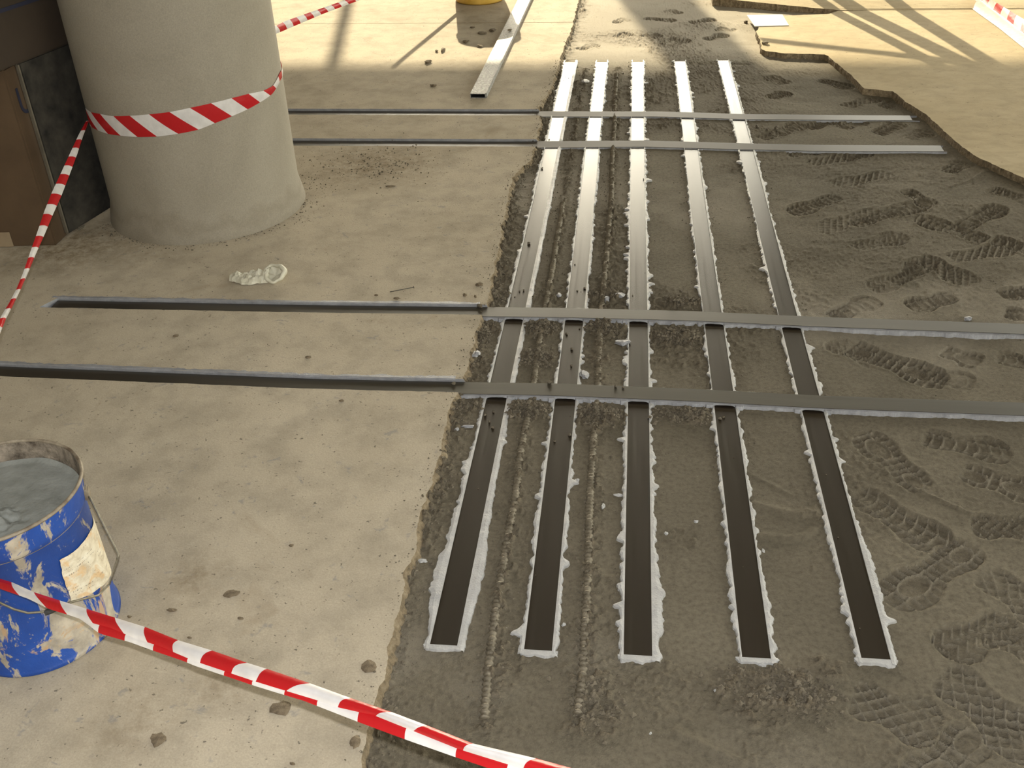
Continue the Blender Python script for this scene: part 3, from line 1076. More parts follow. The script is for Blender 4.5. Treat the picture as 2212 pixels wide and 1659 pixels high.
# ------------------------------------------------------------------ laminate strips
def ribbon_box(centre_pts, width, z0, z1, tilt=0.0):
    """flat bar following a polyline of (x, y) centre points; returns verts, faces, uv (x across m, y along m)"""
    P_ = np.array(centre_pts, float)
    T = np.gradient(P_, axis=0)
    T /= np.linalg.norm(T, axis=1)[:, None]
    Nn = np.stack([T[:, 1], -T[:, 0]], 1)             # right of travel
    s = np.concatenate([[0], np.cumsum(np.linalg.norm(np.diff(P_, axis=0), axis=1))])
    vs, uv, fs = [], [], []
    n = len(P_)
    z0a = np.broadcast_to(z0, (n,))
    z1a = np.broadcast_to(z1, (n,))
    ta = np.broadcast_to(tilt, (n,))
    for i in range(n):
        l = P_[i] - Nn[i] * width / 2
        r = P_[i] + Nn[i] * width / 2
        for (q, z, u) in ((l, z0a[i] + ta[i], 0), (l, z1a[i] + ta[i], 0.001), (r, z1a[i] - ta[i], width), (r, z0a[i] - ta[i], width + 0.001)):
            vs.append((q[0], q[1], z))
            uv.append((u, s[i]))
    for i in range(n - 1):
        a, b = 4 * i, 4 * i + 4
        for k in range(3):
            fs.append((a + k, a + k + 1, b + k + 1, b + k))
    fs.append((0, 3, 2, 1))
    e = 4 * (n - 1)
    fs.append((e, e + 1, e + 2, e + 3))
    return vs, fs, uv


# per strip: mean bead width left / right near the camera and far away
BEADS = [((.012, .012), (.011, .010)), ((.011, .009), (.010, .009)), ((.011, .009), (.013, .010)), ((.010, .007), (.011, .009)), ((.012, .008), (.012, .010))]
ORD = ['leftmost', 'second from left', 'middle', 'second from right', 'rightmost']
CROSS_Z = 0.012
for i in range(5):
    yn = STRIP_NEAR[i]
    yy = np.arange(yn, STRIP_FAR + 0.01, 0.05)
    cpts = [(strip_x(i, y) + STRIP_W / 2 + 0.0012 * math.sin(y * 2.3 + i), y) for y in yy]
    vs, fs, uv = ribbon_box(cpts, STRIP_W, -0.002, 0.0032)
    st = tag(link('carbon_strip', new_mesh(vs, fs, [M_LAM], uv=uv), None, (cpts[0][0], yn, 0)),
             {0: 'long dark carbon strip nearest the left screed edge, leftmost of five', 1: 'long dark carbon strip lying between the two ribbed bars, second from left',
              2: 'middle one of five long dark carbon strips', 3: 'long dark carbon strip second from the right of five',
              4: 'rightmost of five long dark carbon strips, beside the shoe prints'}[i], 'strip', 'long carbon strips bonded to the slab')
    for side in (-1, 1):
        bn, bf = BEADS[i][0 if side < 0 else 1]
        t = np.arange(yn - (0.012 if side < 0 else 0.012), STRIP_FAR + 0.004, 0.0028)
        sd = 100 + i * 10 + side * 3
        base = np.interp(t, [1.3, 2.2, 5.4], [bn, bf * 0.75, bf * 0.6])
        nz = jag(t, 0.16, sd, 3)
        nj = jag(t, 0.022, sd + 31, 4)
        wid = base * (0.25 + 1.25 * nz) + (nj - 0.42) * 0.017 + (jag(t, 0.009, sd + 41, 2) - 0.5) * 0.007
        spike = np.clip(jag(t, 0.03, sd + 57, 2) - 0.72, 0, 1) * 0.10
        wid = np.clip(wid + spike, 0.0018, 0.045)
        # some hand-placed wide smears seen in the photograph
        if i == 0 and side < 0:
            wid += 0.016 * np.exp(-((t - 1.52) / 0.10) ** 2) + 0.010 * np.exp(-((t - 1.90) / 0.03) ** 2)
        if i == 0 and side > 0:
            wid = wid * 0.4 + 0.012 + 0.010 * np.exp(-((t - 1.55) / 0.12) ** 2)
        if i == 2 and side > 0:
            wid += 0.010 * np.exp(-((t - 1.46) / 0.12) ** 2)
        if i == 4 and side > 0:
            wid += 0.012 * np.exp(-((t - 1.62) / 0.12) ** 2)
        wid = np.minimum(wid, 0.042)
        hi = 0.0050 + 0.0028 * jag(t, 0.03, sd + 77, 3)
        edge = np.array([strip_x(i, q) + 0.0012 * math.sin(q * 2.3 + i) for q in t]) + (STRIP_W if side > 0 else 0)
        V, Fc = [], []
        for k in range(len(t)):
            x0 = edge[k] - side * 0.0004
            w = wid[k]
            V += [(x0, t[k], 0.0), (x0, t[k], hi[k] * 0.9), (x0 + side * w * 0.5, t[k], hi[k]), (x0 + side * w * 0.9, t[k], hi[k] * 0.7), (x0 + side * w, t[k], -0.004)]
        for k in range(len(t) - 1):
            a, b = 5 * k, 5 * k + 5
            for m_ in range(4):
                f = (a + m_, a + m_ + 1, b + m_ + 1, b + m_)
                Fc.append(f if side < 0 else f[::-1])
        if side < 0:
            Fc = [f[::-1] for f in Fc]
        else:
            Fc = [f[::-1] for f in Fc]
        wpart('epoxy_bead', new_mesh(V, Fc, [M_BEAD]), st)
    # bead across the near end
    xs = np.arange(strip_x(i, yn) - 0.012, strip_x(i, yn) + STRIP_W + 0.013, 0.0025)
    dep = 0.008 + 0.010 * jag(xs, 0.02, 300 + i, 4) + (0.008 * np.clip(jag(xs, 0.02, 340 + i, 2) - 0.5, 0, 1) * 2 if i in (2, 4) else 0)
    dep = dep * np.clip(np.minimum(xs - xs[0], xs[-1] - xs) / 0.006, 0.25, 1)
    V, Fc = [], []
    for k, x in enumerate(xs):
        V += [(x, yn + 0.0005, 0.0), (x, yn + 0.0005, 0.0052), (x, yn - dep[k] * 0.8, 0.0050), (x, yn - dep[k], -0.004)]
    for k in range(len(xs) - 1):
        a, b = 4 * k, 4 * k + 4
        for m_ in range(3):
            Fc.append((a + m_, a + m_ + 1, b + m_ + 1, b + m_))
    wpart('epoxy_bead', new_mesh(V, [f[::-1] for f in Fc], [M_BEAD]), st)

CROSS_LABEL = ['farthest of four cross strips, ending free on the slab at right', 'second farthest of four cross strips, passing behind the pillar',
               'third cross strip, its left end in a slot that stops short of the barrier tape', 'nearest cross strip, its dark slot running out of the picture at left']
for k in range(4):
    c = CROSS[k]
    xs = np.arange(c['x0'], c['x1'] + 0.001, 0.04)
    cp = [(x, float(cross_far(k, x)) - c['w'] / 2) for x in xs]
    zt = CROSS_Z - (0.003 if k < 2 else 0.0) + 0.0006 * np.sin(xs * 5 + k)
    zt = np.interp(xs, [c['x0'], -0.62, -0.36], [0.0, 0.0, 1.0]) * (zt - (0.011 if k > 1 else 0.008)) + (0.011 if k > 1 else 0.008)
    tl = np.interp(xs, [-0.5, -0.38, 0.3, 1.3], [0.0016, 0.0030, 0.0024, 0.0013]) if k < 2 else 0.0      # the two far strips sit a little askew, near edge low
    vs, fs, uv = ribbon_box(cp, c['w'], zt - 0.0028, zt, tl)
    st = tag(link('carbon_cross_strip', new_mesh(vs, fs, [M_LAMX], uv=uv), None, (c['x0'], cp[0][1], 0)), CROSS_LABEL[k], 'strip', 'carbon strips laid across')
    # epoxy bed under it
    x_a = float(edge_x(cp[len(cp) // 2][1])) - 0.01
    t = np.arange(x_a, c['x1'] - 0.004, 0.0028)
    yf = cross_far(k, t)
    yn_ = yf - c['w']
    for side in (-1, 1):                                  # -1 near, +1 far
        e = yn_ if side < 0 else yf
        sd = 500 + 20 * k + side
        w0 = (0.009 if side < 0 else 0.0035) if k > 1 else (0.002 if side < 0 else 0.0015)
        wid = w0 * (0.4 + 1.4 * jag(t, 0.12, sd, 3)) + (jag(t, 0.018, sd + 3, 4) - 0.45) * (0.012 if k > 1 else 0.005)
        wid = np.clip(wid, 0.0012, 0.03)
        top = np.interp(t, xs, zt + side * tl) - 0.0012 + (0.0016 * (jag(t, 0.03, sd + 7, 3) - 0.3) if side > 0 else 0)
        bot = np.full_like(t, -0.004)
        if side < 0:                                      # arches where it bridges the long strips
            for i in range(5):
                x0 = np.array([strip_x(i, y) for y in e])
                u = (t - x0) / STRIP_W
                inside = (u > -0.02) & (u < 1.02)
                h = 0.0078 - 0.004 * np.clip(np.abs(u - 0.5) * 2, 0, 1) ** 6 + 0.0012 * (jag(t, 0.01, sd + 9, 3) - 0.5)
                bot = np.where(inside, h if k > 1 else 0.0062, bot)
                wid = np.where(inside, np.minimum(wid, 0.006) * 0.8 + 0.002, wid)
                near_ = (u > -0.35) & (u < 1.35) & ~inside
                wid = np.where(near_, wid + (0.006 if k > 1 else 0.002), wid)
        V, Fc = [], []
        for q in range(len(t)):
            V += [(t[q], e[q] - side * 0.001, top[q]), (t[q], e[q] + side * wid[q] * 0.55, top[q] - 0.0015), (t[q], e[q] + side * wid[q], min(bot[q], top[q] - 0.002)),
                  (t[q], e[q] - side * 0.012, min(bot[q], top[q] - 0.002))]
        for q in range(len(t) - 1):
            a, b = 4 * q, 4 * q + 4
            for m_ in range(3):
                f = (a + m_, a + m_ + 1, b + m_ + 1, b + m_)
                Fc.append(f if side > 0 else f[::-1])
        wpart('epoxy_bed', new_mesh(V, Fc, [M_BED]), st)
    # grey epoxy smeared along the far lip of the slot
    if k > 1:
        t = np.arange(c['x0'] - 0.02, x_a - 0.005, 0.0035)
        e = cross_far(k, t) + 0.0035
        wid = np.clip(0.013 * (0.5 + 0.9 * jag(t, 0.10, 870 + k, 3)) + (jag(t, 0.016, 880 + k, 4) - 0.45) * 0.016, 0.002, 0.03)
        V, Fc = [], []
        for q in range(len(t)):
            V += [(t[q], e[q], ZS - 0.004), (t[q], e[q] + 0.001, ZS + 0.0012), (t[q], e[q] + wid[q] * 0.8, ZS + 0.0012), (t[q], e[q] + wid[q], ZS - 0.001)]
        for q in range(len(t) - 1):
            a, b = 4 * q, 4 * q + 4
            for m_ in range(3):
                Fc.append((a + m_, a + m_ + 1, b + m_ + 1, b + m_)[::-1])
        wpart('epoxy_smear', new_mesh(V, Fc, [M_BED]), st)
    # dark slot floor below the strip inside the screed is the slab itself

# ------------------------------------------------------------------ ribbed reinforcing bars, half sunk in the slab
for name, P_, lab in (('reinforcing_bar', RB1, 'ribbed reinforcing bar half sunk in the slab, left one of two'),
                      ('reinforcing_bar', RB2, 'ribbed reinforcing bar half sunk in the slab, right one of two')):
    y0, y1 = min(q[1] for q in P_), max(q[1] for q in P_)
    t = np.arange(y0, y1, 0.0030)
    x = path_x(P_, t) + 0.0015 * np.sin(t * 9)
    rib = (np.clip(np.cos(2 * np.pi * t / 0.0125), 0, 1)) ** 1.5
    lvl = 0.0006 + 0.0035 * (jag(t, 0.5, 900, 3) - 0.55)
    rad = 0.0075 + 0.0034 * rib
    me = tube_mesh([(x[k], t[k], lvl[k]) for k in range(len(t))], rad, 10, [M_REBAR])
    o = tag(link(name, me, None, (x[0], t[0], 0)), lab, 'bar', 'ribbed bars in the slab')

# ------------------------------------------------------------------ blue bucket of mortar
BX, BY = -1.1325, 1.3233
Z0 = ZS
HB = 0.363
bucket = tag(empty('mortar_bucket', (BX, BY, Z0)), 'scuffed blue steel bucket full of grey mortar, splashed with dry mortar', 'bucket')
prof = [(0.0, Z0 + 0.006), (0.128, Z0 + 0.006), (0.141, Z0 + 0.0), (0.1455, Z0 + 0.004), (0.143, Z0 + 0.010), (0.1405, Z0 + 0.014), (0.142, Z0 + 0.15), (0.1445, HB - 0.062),
        (0.1475, HB - 0.058), (0.1485, HB - 0.05), (0.1500, HB - 0.030), (0.1535, HB - 0.006)]
wpart('body', lathe(prof, (BX, BY), 96, [M_BLUE]), bucket)
rim_prof = []
for a in np.linspace(0, 2 * math.pi, 13):
    rim_prof.append((0.1540 + 0.0035 * math.cos(a), HB - 0.003 + 0.0035 * math.sin(a)))
wpart('rim', lathe(rim_prof, (BX, BY), 96, [M_RIM]), bucket)
wpart('inside_wall', lathe([(0.1515, HB - 0.002), (0.149, HB - 0.02), (0.146, HB - 0.045), (0.1435, HB - 0.075)], (BX, BY), 96, [M_RUST]), bucket)
bead_prof = [(0.1405 + 0.0035 * math.cos(a), Z0 + 0.006 + 0.0035 * math.sin(a)) for a in np.linspace(0, 2 * math.pi, 9)]
wpart('base_seam', lathe(bead_prof, (BX, BY), 96, [M_RIM]), bucket)
# mortar surface with stirred lumps
nr, na = 40, 96
V, Fc = [], []
for i in range(nr + 1):
    r = 0.1455 * i / nr
    for k in range(na):
        a = 2 * math.pi * k / na
        x, y = BX + r * math.cos(a), BY + r * math.sin(a)
        z = HB - 0.044 + 0.006 * (float(fbm(np.array(x), np.array(y), 0.07, 401, 4)) - 0.5)
        dx, dy = x - (BX - 0.0), y - (BY - 0.045)
        e = math.exp(-((dx + 0.01) / 0.06) ** 2 - (dy / 0.035) ** 2)
        z += e * 0.06 * (float(fbm(np.array(x + 3), np.array(y * 1.6), 0.018, 407, 3)) - 0.42)
        z += 0.004 * max(0, r / 0.1455 - 0.93) / 0.07
        V.append((x, y, z))
for i in range(nr):
    for k in range(na):
        a, b = i * na + k, i * na + (k + 1) % na
        Fc.append((a, b, b + na, a + na) if i else (a, b + na, a + na))
wpart('mortar_fill', new_mesh(V, Fc, [M_MORTAR], smooth=True), bucket)


def bucket_hit(px, py, rad):
    """point where the line of sight meets a cylinder of this radius round the bucket's axis (or passes closest to it)"""
    d = ray(px, py)
    a = d[0] ** 2 + d[1] ** 2
    b = -(d[0] * BX + d[1] * BY)
    cc = BX ** 2 + BY ** 2 - rad ** 2
    D = b * b - a * cc
    t_ = (-b - math.sqrt(max(D, 0.0))) / a
    return Vector((0, 0, CAM_H)) + Vector(d) * t_


# label: a patch of the wall, ragged
la = [bucket_hit(*q, 0.1437) for q in ((204, 1110), (127, 1211), (155, 1301), (250, 1226))]
th = [math.atan2(p.y - BY, p.x - BX) for p in la]
zz = [p.z for p in la]
NU, NV = 26, 30
V, Fc, uv = [], [], []
for iu in range(NU + 1):
    for iv in range(NV + 1):
        u, v = iu / NU, iv / NV
        ju = u + 0.05 * (float(jag(np.array([v * 0.1]), 0.02, 611 if u < .5 else 617, 3)[0]) - 0.5) * (1 if iu in (0, NU) else 0)
        jv = v + 0.06 * (float(jag(np.array([u * 0.1]), 0.02, 621 if v < .5 else 627, 3)[0]) - 0.5) * (1 if iv in (0, NV) else 0)
        tt = (th[0] * (1 - ju) + th[1] * ju) * (1 - jv) + (th[3] * (1 - ju) + th[2] * ju) * jv
        zc = (zz[0] * (1 - ju) + zz[1] * ju) * (1 - jv) + (zz[3] * (1 - ju) + zz[2] * ju) * jv
        V.append((BX + 0.1452 * math.cos(tt), BY + 0.1452 * math.sin(tt), zc))
        uv.append((v, u))
for iu in range(NU):
    for iv in range(NV):
        a = iu * (NV + 1) + iv
        Fc.append((a, a + NV + 1, a + NV + 2, a + 1))
tag(wpart('paper_label', new_mesh(V, Fc, [M_LABEL], smooth=True, uv=uv), bucket), 'cream and orange torn paper label, print worn away')
# bail: from the right ear down round the front
hp = [bucket_hit(188, 1064, 0.152), bucket_hit(200, 1086, 0.160)]
dref = (hp[0] - Vector((0, 0, CAM_H))).length


def along(px, py, dist):
    return Vector((0, 0, CAM_H)) + Vector(ray(px, py)) * dist


hp += [along(256, 1198, dref - 0.02), along(254, 1206, dref - 0.025), bucket_hit(236, 1262, 0.150), bucket_hit(212, 1286, 0.150), bucket_hit(152, 1301, 0.149), bucket_hit(122, 1316, 0.150),
       bucket_hit(90, 1322, 0.150), bucket_hit(60, 1324, 0.150), bucket_hit(30, 1316, 0.150), bucket_hit(0, 1302, 0.150), bucket_hit(-40, 1270, 0.152), bucket_hit(-90, 1200, 0.156)]
wpart('handle', tube_mesh(hp, 0.0022, 8, [M_WIRE]), bucket)
gp = [bucket_hit(128, 1311, 0.151), bucket_hit(112, 1318, 0.152), bucket_hit(96, 1325, 0.151)]
tag(wpart('handle_grip', tube_mesh(gp, [0.005, 0.006, 0.005], 10, [M_GRIP]), bucket), 'short dark grip on the wire handle')
bm = bmesh.new()
p0 = bucket_hit(186, 1064, 0.150)
box_bm(bm, (-0.012, -0.006, -0.012), (0.012, 0.006, 0.012), 0.003)
me = from_bm(bm, [M_RIM])
me.transform(Matrix.Translation(p0) @ Matrix.Rotation(math.atan2(p0.y - BY, p0.x - BX) - math.pi / 2, 4, 'Z'))
wpart('handle_ear', me, bucket)


# ------------------------------------------------------------------ barrier tapes
def strand(top, bot, u_top, u_bot, curve=0.004, nv=6, thick=0.0, mats=None):
    """ribbon between two edge polylines with stripe coordinates; bulges towards the viewer a little"""
    n = len(top)
    V, Fc, uv = [], [], []
    for i in range(n):
        t_, b_ = Vector(top[i]), Vector(bot[i])
        tg = (Vector(top[min(i + 1, n - 1)]) - Vector(top[max(i - 1, 0)])).normalized()
        nrm = tg.cross(b_ - t_).normalized()
        if nrm.dot(Vector((0, 0, CAM_H)) - t_) < 0:
            nrm = -nrm
        for k in range(nv + 1):
            v = k / nv
            p = t_.lerp(b_, v) + nrm * curve * math.sin(math.pi * v)
            V.append(p)
            uv.append((u_top[i] * (1 - v) + u_bot[i] * v, v))
    for i in range(n - 1):
        for k in range(nv):
            a = i * (nv + 1) + k
            Fc.append((a, a + 1, a + nv + 2, a + nv + 1))
    return new_mesh(V, Fc, mats or [M_TAPE], smooth=True, uv=uv)


def dense(xs, pts, step):
    """resample polylines in the photo's x"""
    pts = sorted(pts)
    return np.interp(xs, [p[0] for p in pts], [p[1] for p in pts])


def ucoord(x, toggles, start):
    """stripe coordinate: integer steps at the listed positions"""
    n = len(toggles)
    u = np.interp(x, toggles, np.arange(n) + start)
    d0 = toggles[1] - toggles[0]
    d1 = toggles[-1] - toggles[-2]
    u = np.where(x < toggles[0], start - (toggles[0] - x) / d0, u)
    u = np.where(x > toggles[-1], start + n - 1 + (x - toggles[-1]) / d1, u)
    return u


# front tape: top edge, bottom edge in the photograph and its height above the floor (rises to the right)
A_TOP = [(-120, 1190), (0, 1250), (27, 1258), (73, 1279), (129, 1297), (187, 1315), (248, 1334), (313, 1354), (385, 1383), (458, 1405), (535, 1432), (580, 1446), (670, 1476), (758, 1508), (846, 1538),
         (923, 1567), (1022, 1606), (1158, 1638), (1260, 1666), (1420, 1712)]
A_MID = [(-120, 1229), (0, 1272), (60, 1293), (107, 1316), (150, 1329), (200, 1346), (240, 1357), (285, 1376), (350, 1398), (420, 1428), (480, 1448), (545, 1470), (600, 1487), (680, 1511), (730, 1528), (810, 1546),
         (880, 1574), (990, 1618), (1100, 1652), (1200, 1685), (1380, 1738)]
A_BOT = [(120, 1330), (160, 1332), (220, 1360), (280, 1377), (335, 1397), (405, 1421), (470, 1445), (545, 1466), (620, 1490), (690, 1517), (780, 1552), (880, 1589), (985, 1626), (1090, 1661), (1200, 1698), (1380, 1752)]


def a_pt(px, py, dz=0.0, dd=0.0):
    z = float(np.interp(px, [-120, 0, 1250, 1420], [0.26, 0.28, 0.545, 0.58])) + dz
    p = ground(px, py, z)
    d = ray(px, py)
    return Vector(p) - Vector(d) * dd


tapeA = tag(empty('barrier_tape', a_pt(600, 1480)), 'red and white barrier tape stretched across the foreground in front of the blue bucket', 'tape')
xs = np.arange(-120, 1400, 7.0)
top = [a_pt(x, y) for x, y in zip(xs, dense(xs, A_TOP, 0))]
bot = [a_pt(x, y, -0.004) for x, y in zip(xs, dense(xs, A_MID, 0))]
TG_T = [-30, 25, 73, 129, 187, 248, 313, 385, 458, 535, 575, 670, 758, 846, 923, 1022, 1158, 1290]
TG_B = [-10, 42, 100, 145, 200, 268, 318, 374, 432, 500, 552, 618, 730, 812, 893, 1000, 1130, 1260]
wpart('upper_fold', strand(top, bot, ucoord(xs, TG_T, 0), ucoord(xs, TG_B, 0), 0.006), tapeA)
xs = np.arange(150, 1390, 7.0)
mid_y = dense(xs, A_MID, 0)
bot_y = dense(xs, A_BOT, 0)
width_in = np.clip((xs - 150) / 60, 0, 1)
top = [a_pt(x, y - 6, -0.004, -0.003) for x, y in zip(xs, mid_y)]
bot = [a_pt(x, y - 6 + (max(b, y) - y + 16) * w, -0.010, -0.001) for x, y, b, w in zip(xs, mid_y, bot_y, width_in)]
TG_L = [160, 218, 275, 336, 410, 490, 550, 620, 690, 778, 880, 990, 1100, 1230]
wpart('lower_fold', strand(top, bot, ucoord(xs, TG_L, 1), ucoord(xs + 6, TG_L, 1), 0.002), tapeA)


# pillar tape: band round the pillar, then off to the left
def on_pillar(px, py, rad=PR_ + 0.003):
    d = ray(px, py)
    a = d[0] ** 2 + d[1] ** 2
    b = -(d[0] * PC[0] + d[1] * PC[1])
    cc = PC[0] ** 2 + PC[1] ** 2 - rad ** 2
    D = b * b - a * cc
    t_ = (-b - math.sqrt(max(D, 0.0))) / a
    p = np.array([0, 0, CAM_H]) + d * t_
    return math.atan2(p[1] - PC[1], p[0] - PC[0]), p[2]


W_TOP = [(190, 238), (196, 242), (216, 246), (245, 251), (280, 250), (322, 247), (366, 242), (410, 233), (456, 223), (500, 212), (537, 202.5), (569, 196), (590, 185), (604, 158)]
W_BOT = [(195, 272), (206, 279), (233, 289), (260, 293), (297, 296), (339, 295), (385, 289), (429, 280), (464, 266), (501, 251), (535, 236), (562, 221), (588, 203), (606, 172)]
tt = [on_pillar(*q) for q in W_TOP]
tb = [on_pillar(*q) for q in W_BOT]
th_s = np.linspace(math.radians(-143), math.radians(14), 90)


def near_pi(a):
    return a if a < math.radians(60) else a - 2 * math.pi


def iz(tab, th_):
    k = sorted((near_pi(a), z) for a, z in tab)
    return np.interp(th_, [q[0] for q in k], [q[1] for q in k])


zt_, zb_ = iz(tt, th_s), iz(tb, th_s)
ext = np.radians(np.linspace(17, 150, 30))
th_all = np.concatenate([th_s, ext])
zt_ = np.concatenate([zt_, np.linspace(zt_[-1], 0.60, 30)])
zb_ = np.concatenate([zb_, np.linspace(zb_[-1], 0.555, 30)])
TT = [near_pi(on_pillar(px, np.interp(px, [q[0] for q in W_TOP], [q[1] for q in W_TOP]))[0]) for px in (196, 216, 245, 280, 322, 366, 410, 456, 500, 537, 569, 590, 601)]
TB = [near_pi(on_pillar(px, np.interp(px, [q[0] for q in W_BOT], [q[1] for q in W_BOT]))[0]) for px in (233, 260, 297, 339, 385, 429, 464, 501, 535, 562, 584, 596, 604)]
ut = ucoord(th_all, np.array(TT), 2)
ub = ucoord(th_all, np.array(TB), 2)
rr = PR_ + 0.003
top = [Vector((PC[0] + rr * math.cos(a), PC[1] + rr * math.sin(a), z)) for a, z in zip(th_all, zt_)]
bot = [Vector((PC[0] + rr * math.cos(a), PC[1] + rr * math.sin(a), z)) for a, z in zip(th_all, zb_)]
tapeB = tag(empty('barrier_tape', (PC[0], PC[1], 0.45)), 'red and white barrier tape wrapped round the pillar and running off to the left', 'tape')
wpart('wrapped_length', strand(top, bot, ut, ub, 0.0012, 4), tapeB)
# the run to the left, twisting
LN = [(189, 262, 3), (175, 292, 5), (160, 330, 7.5), (140, 378, 9.5), (122, 420, 11), (105, 460, 10), (90, 500, 8.5), (72, 545, 6.5), (55, 590, 5), (40, 625, 4.5), (25, 655, 5), (8, 685, 6), (-10, 730, 6), (-40, 800, 6)]
P3 = []
for i, (px, py, hw) in enumerate(LN):
    f = i / (len(LN) - 1)
    z = 0.43 + 0.06 * f
    dist0 = None
    start = Vector((PC[0] + rr * math.cos(math.radians(-143)), PC[1] + rr * math.sin(math.radians(-143)), 0.43))
    d0 = (start - Vector((0, 0, CAM_H))).length
    dist = d0 * (1 - f) + 2.35 * f
    nrm = np.array([math.cos(math.radians(20)), math.sin(math.radians(20))])
    P3.append((Vector((0, 0, CAM_H)) + Vector(ray(px - hw * nrm[0], py - hw * nrm[1])) * dist, Vector((0, 0, CAM_H)) + Vector(ray(px + hw * nrm[0], py + hw * nrm[1])) * (dist + 0.015)))
s = np.linspace(0, len(P3) - 1, 80)
L_ = [P3[int(min(a, len(P3) - 2))][0].lerp(P3[int(min(a, len(P3) - 2)) + 1][0], a - int(min(a, len(P3) - 2))) for a in s]
R_ = [P3[int(min(a, len(P3) - 2))][1].lerp(P3[int(min(a, len(P3) - 2)) + 1][1], a - int(min(a, len(P3) - 2))) for a in s]
ysn = np.interp(s, range(len(LN)), [q[1] for q in LN])
TGY = np.array([264, 284, 304, 322, 341, 361, 379, 401, 422, 445, 466, 491, 513, 537, 559, 583, 605, 628, 648, 670, 690])
uL = ucoord(ysn, TGY, 2)
wpart('free_length', strand(L_, R_, uL, uL + 0.15, 0.004, 4), tapeB)

# far tape leaving the back of the pillar to the right
tapeC = tag(empty('barrier_tape', ground(690, 35, 0.50)), 'barrier tape running from behind the pillar up to the top edge of the picture', 'tape')
CT = [(560, 62), (590, 59), (615, 46), (660, 30), (700, 16), (740, 2), (800, -18)]
CB = [(560, 82), (595, 74), (620, 63), (660, 46), (700, 29), (740, 14), (800, -8)]
xs = np.linspace(562, 800, 50)
zf = lambda x: float(np.interp(x, [560, 800], [0.52, 0.50]))
top = [Vector(ground(x, y, zf(x))) for x, y in zip(xs, dense(xs, CT, 0))]
bot = [Vector((0, 0, CAM_H)) + Vector(ray(x, y)) * ((t_ - Vector((0, 0, CAM_H))).length - 0.004) for x, y, t_ in zip(xs, dense(xs, CB, 0), top)]
TGC = np.array([597, 611, 626, 640, 656, 670, 685, 700, 715, 730, 744, 760])
u = ucoord(xs, TGC, 0)
wpart('tape_film', strand(top, bot, u, u - 0.6, 0.004, 4), tapeC)
# top right tape, lying low over the far screed
tapeD = tag(empty('barrier_tape', ground(2170, 40, ZR)), 'barrier tape in sunshine at the top right corner', 'tape')
DT = [(2096, -30), (2126, -10), (2146, 2), (2180, 22), (2212, 42), (2300, 95)]
DM = [(2080, -30), (2110, -8), (2130, 9), (2175, 42), (2212, 72), (2300, 140)]
DB = [(2050, -28), (2084, 0), (2120, 28), (2165, 60), (2212, 98), (2300, 165)]
xs = np.linspace(2085, 2300, 50)
top = [Vector(ground(x, y, ZR + 0.062)) for x, y in zip(xs, dense(xs, DT, 0))]
mid = [Vector(ground(x, y, ZR + 0.018)) for x, y in zip(xs, dense(xs, DM, 0))]
TGD = np.array([2110, 2126, 2139, 2153, 2168, 2182, 2196, 2212, 2228, 2244])
u = ucoord(xs, TGD, 1)
wpart('striped_fold', strand(top, mid, u, u + 0.5, 0.003, 4), tapeD)
mid2 = [Vector(ground(x, y, ZR + 0.016)) for x, y in zip(xs, dense(xs, DM, 0))]
bot = [Vector(ground(x - 8, y, ZR + 0.003)) for x, y in zip(xs, dense(xs, DB, 0))]
wpart('white_fold', strand(mid2, bot, np.full(len(xs), 1.5), np.full(len(xs), 1.5), 0.002, 4), tapeD)

# ------------------------------------------------------------------ aluminium straightedge
a0 = np.array([-0.7475, 4.725])
a1 = np.array([-0.685, 8.4])
dirv = (a1 - a0) / np.linalg.norm(a1 - a0)
ang = math.atan2(dirv[1], dirv[0])
Lg = float(np.linalg.norm(a1 - a0))
se = tag(empty('straightedge', (a0[0], a0[1], ZS)), 'long hollow aluminium straightedge lying on the left screed', 'tool')
Wd, Hh, th_ = 0.074, 0.022, 0.003
sect_o = [(0, 0), (Wd, 0), (Wd, Hh), (0, Hh)]
sect_i = [(th_, th_), (Wd - th_, th_), (Wd - th_, Hh - th_), (th_, Hh - th_)]
V, Fc, mi = [], [], []
for s_ in (0.0, Lg):
    for sec in (sect_o, sect_i):
        for (w, h) in sec:
            V.append((s_, -w, h))
for k in range(4):
    j = (k + 1) % 4
    Fc.append((k, j, 8 + j, 8 + k)); mi.append(0)
    Fc.append((4 + k, 12 + k, 12 + j, 4 + j)); mi.append(1)
    Fc.append((k, 4 + k, 4 + j, j)); mi.append(0)
    Fc.append((8 + k, 8 + j, 12 + j, 12 + k)); mi.append(0)
me = new_mesh(V, Fc, [M_ALU, M_ALUIN], mi)
me.transform(Matrix.Translation((a0[0], a0[1], ZS)) @ Matrix.Rotation(ang, 4, 'Z'))
wpart('box_section', me, se)
bm = bmesh.new()
box_bm(bm, (0.0, -Wd - 0.006, 0.0), (Lg, -Wd + 0.0005, 0.025), 0.002)
me = from_bm(bm, [M_ALU])
me.transform(Matrix.Translation((a0[0], a0[1], ZS)) @ Matrix.Rotation(ang, 4, 'Z'))
wpart('side_rib', me, se)

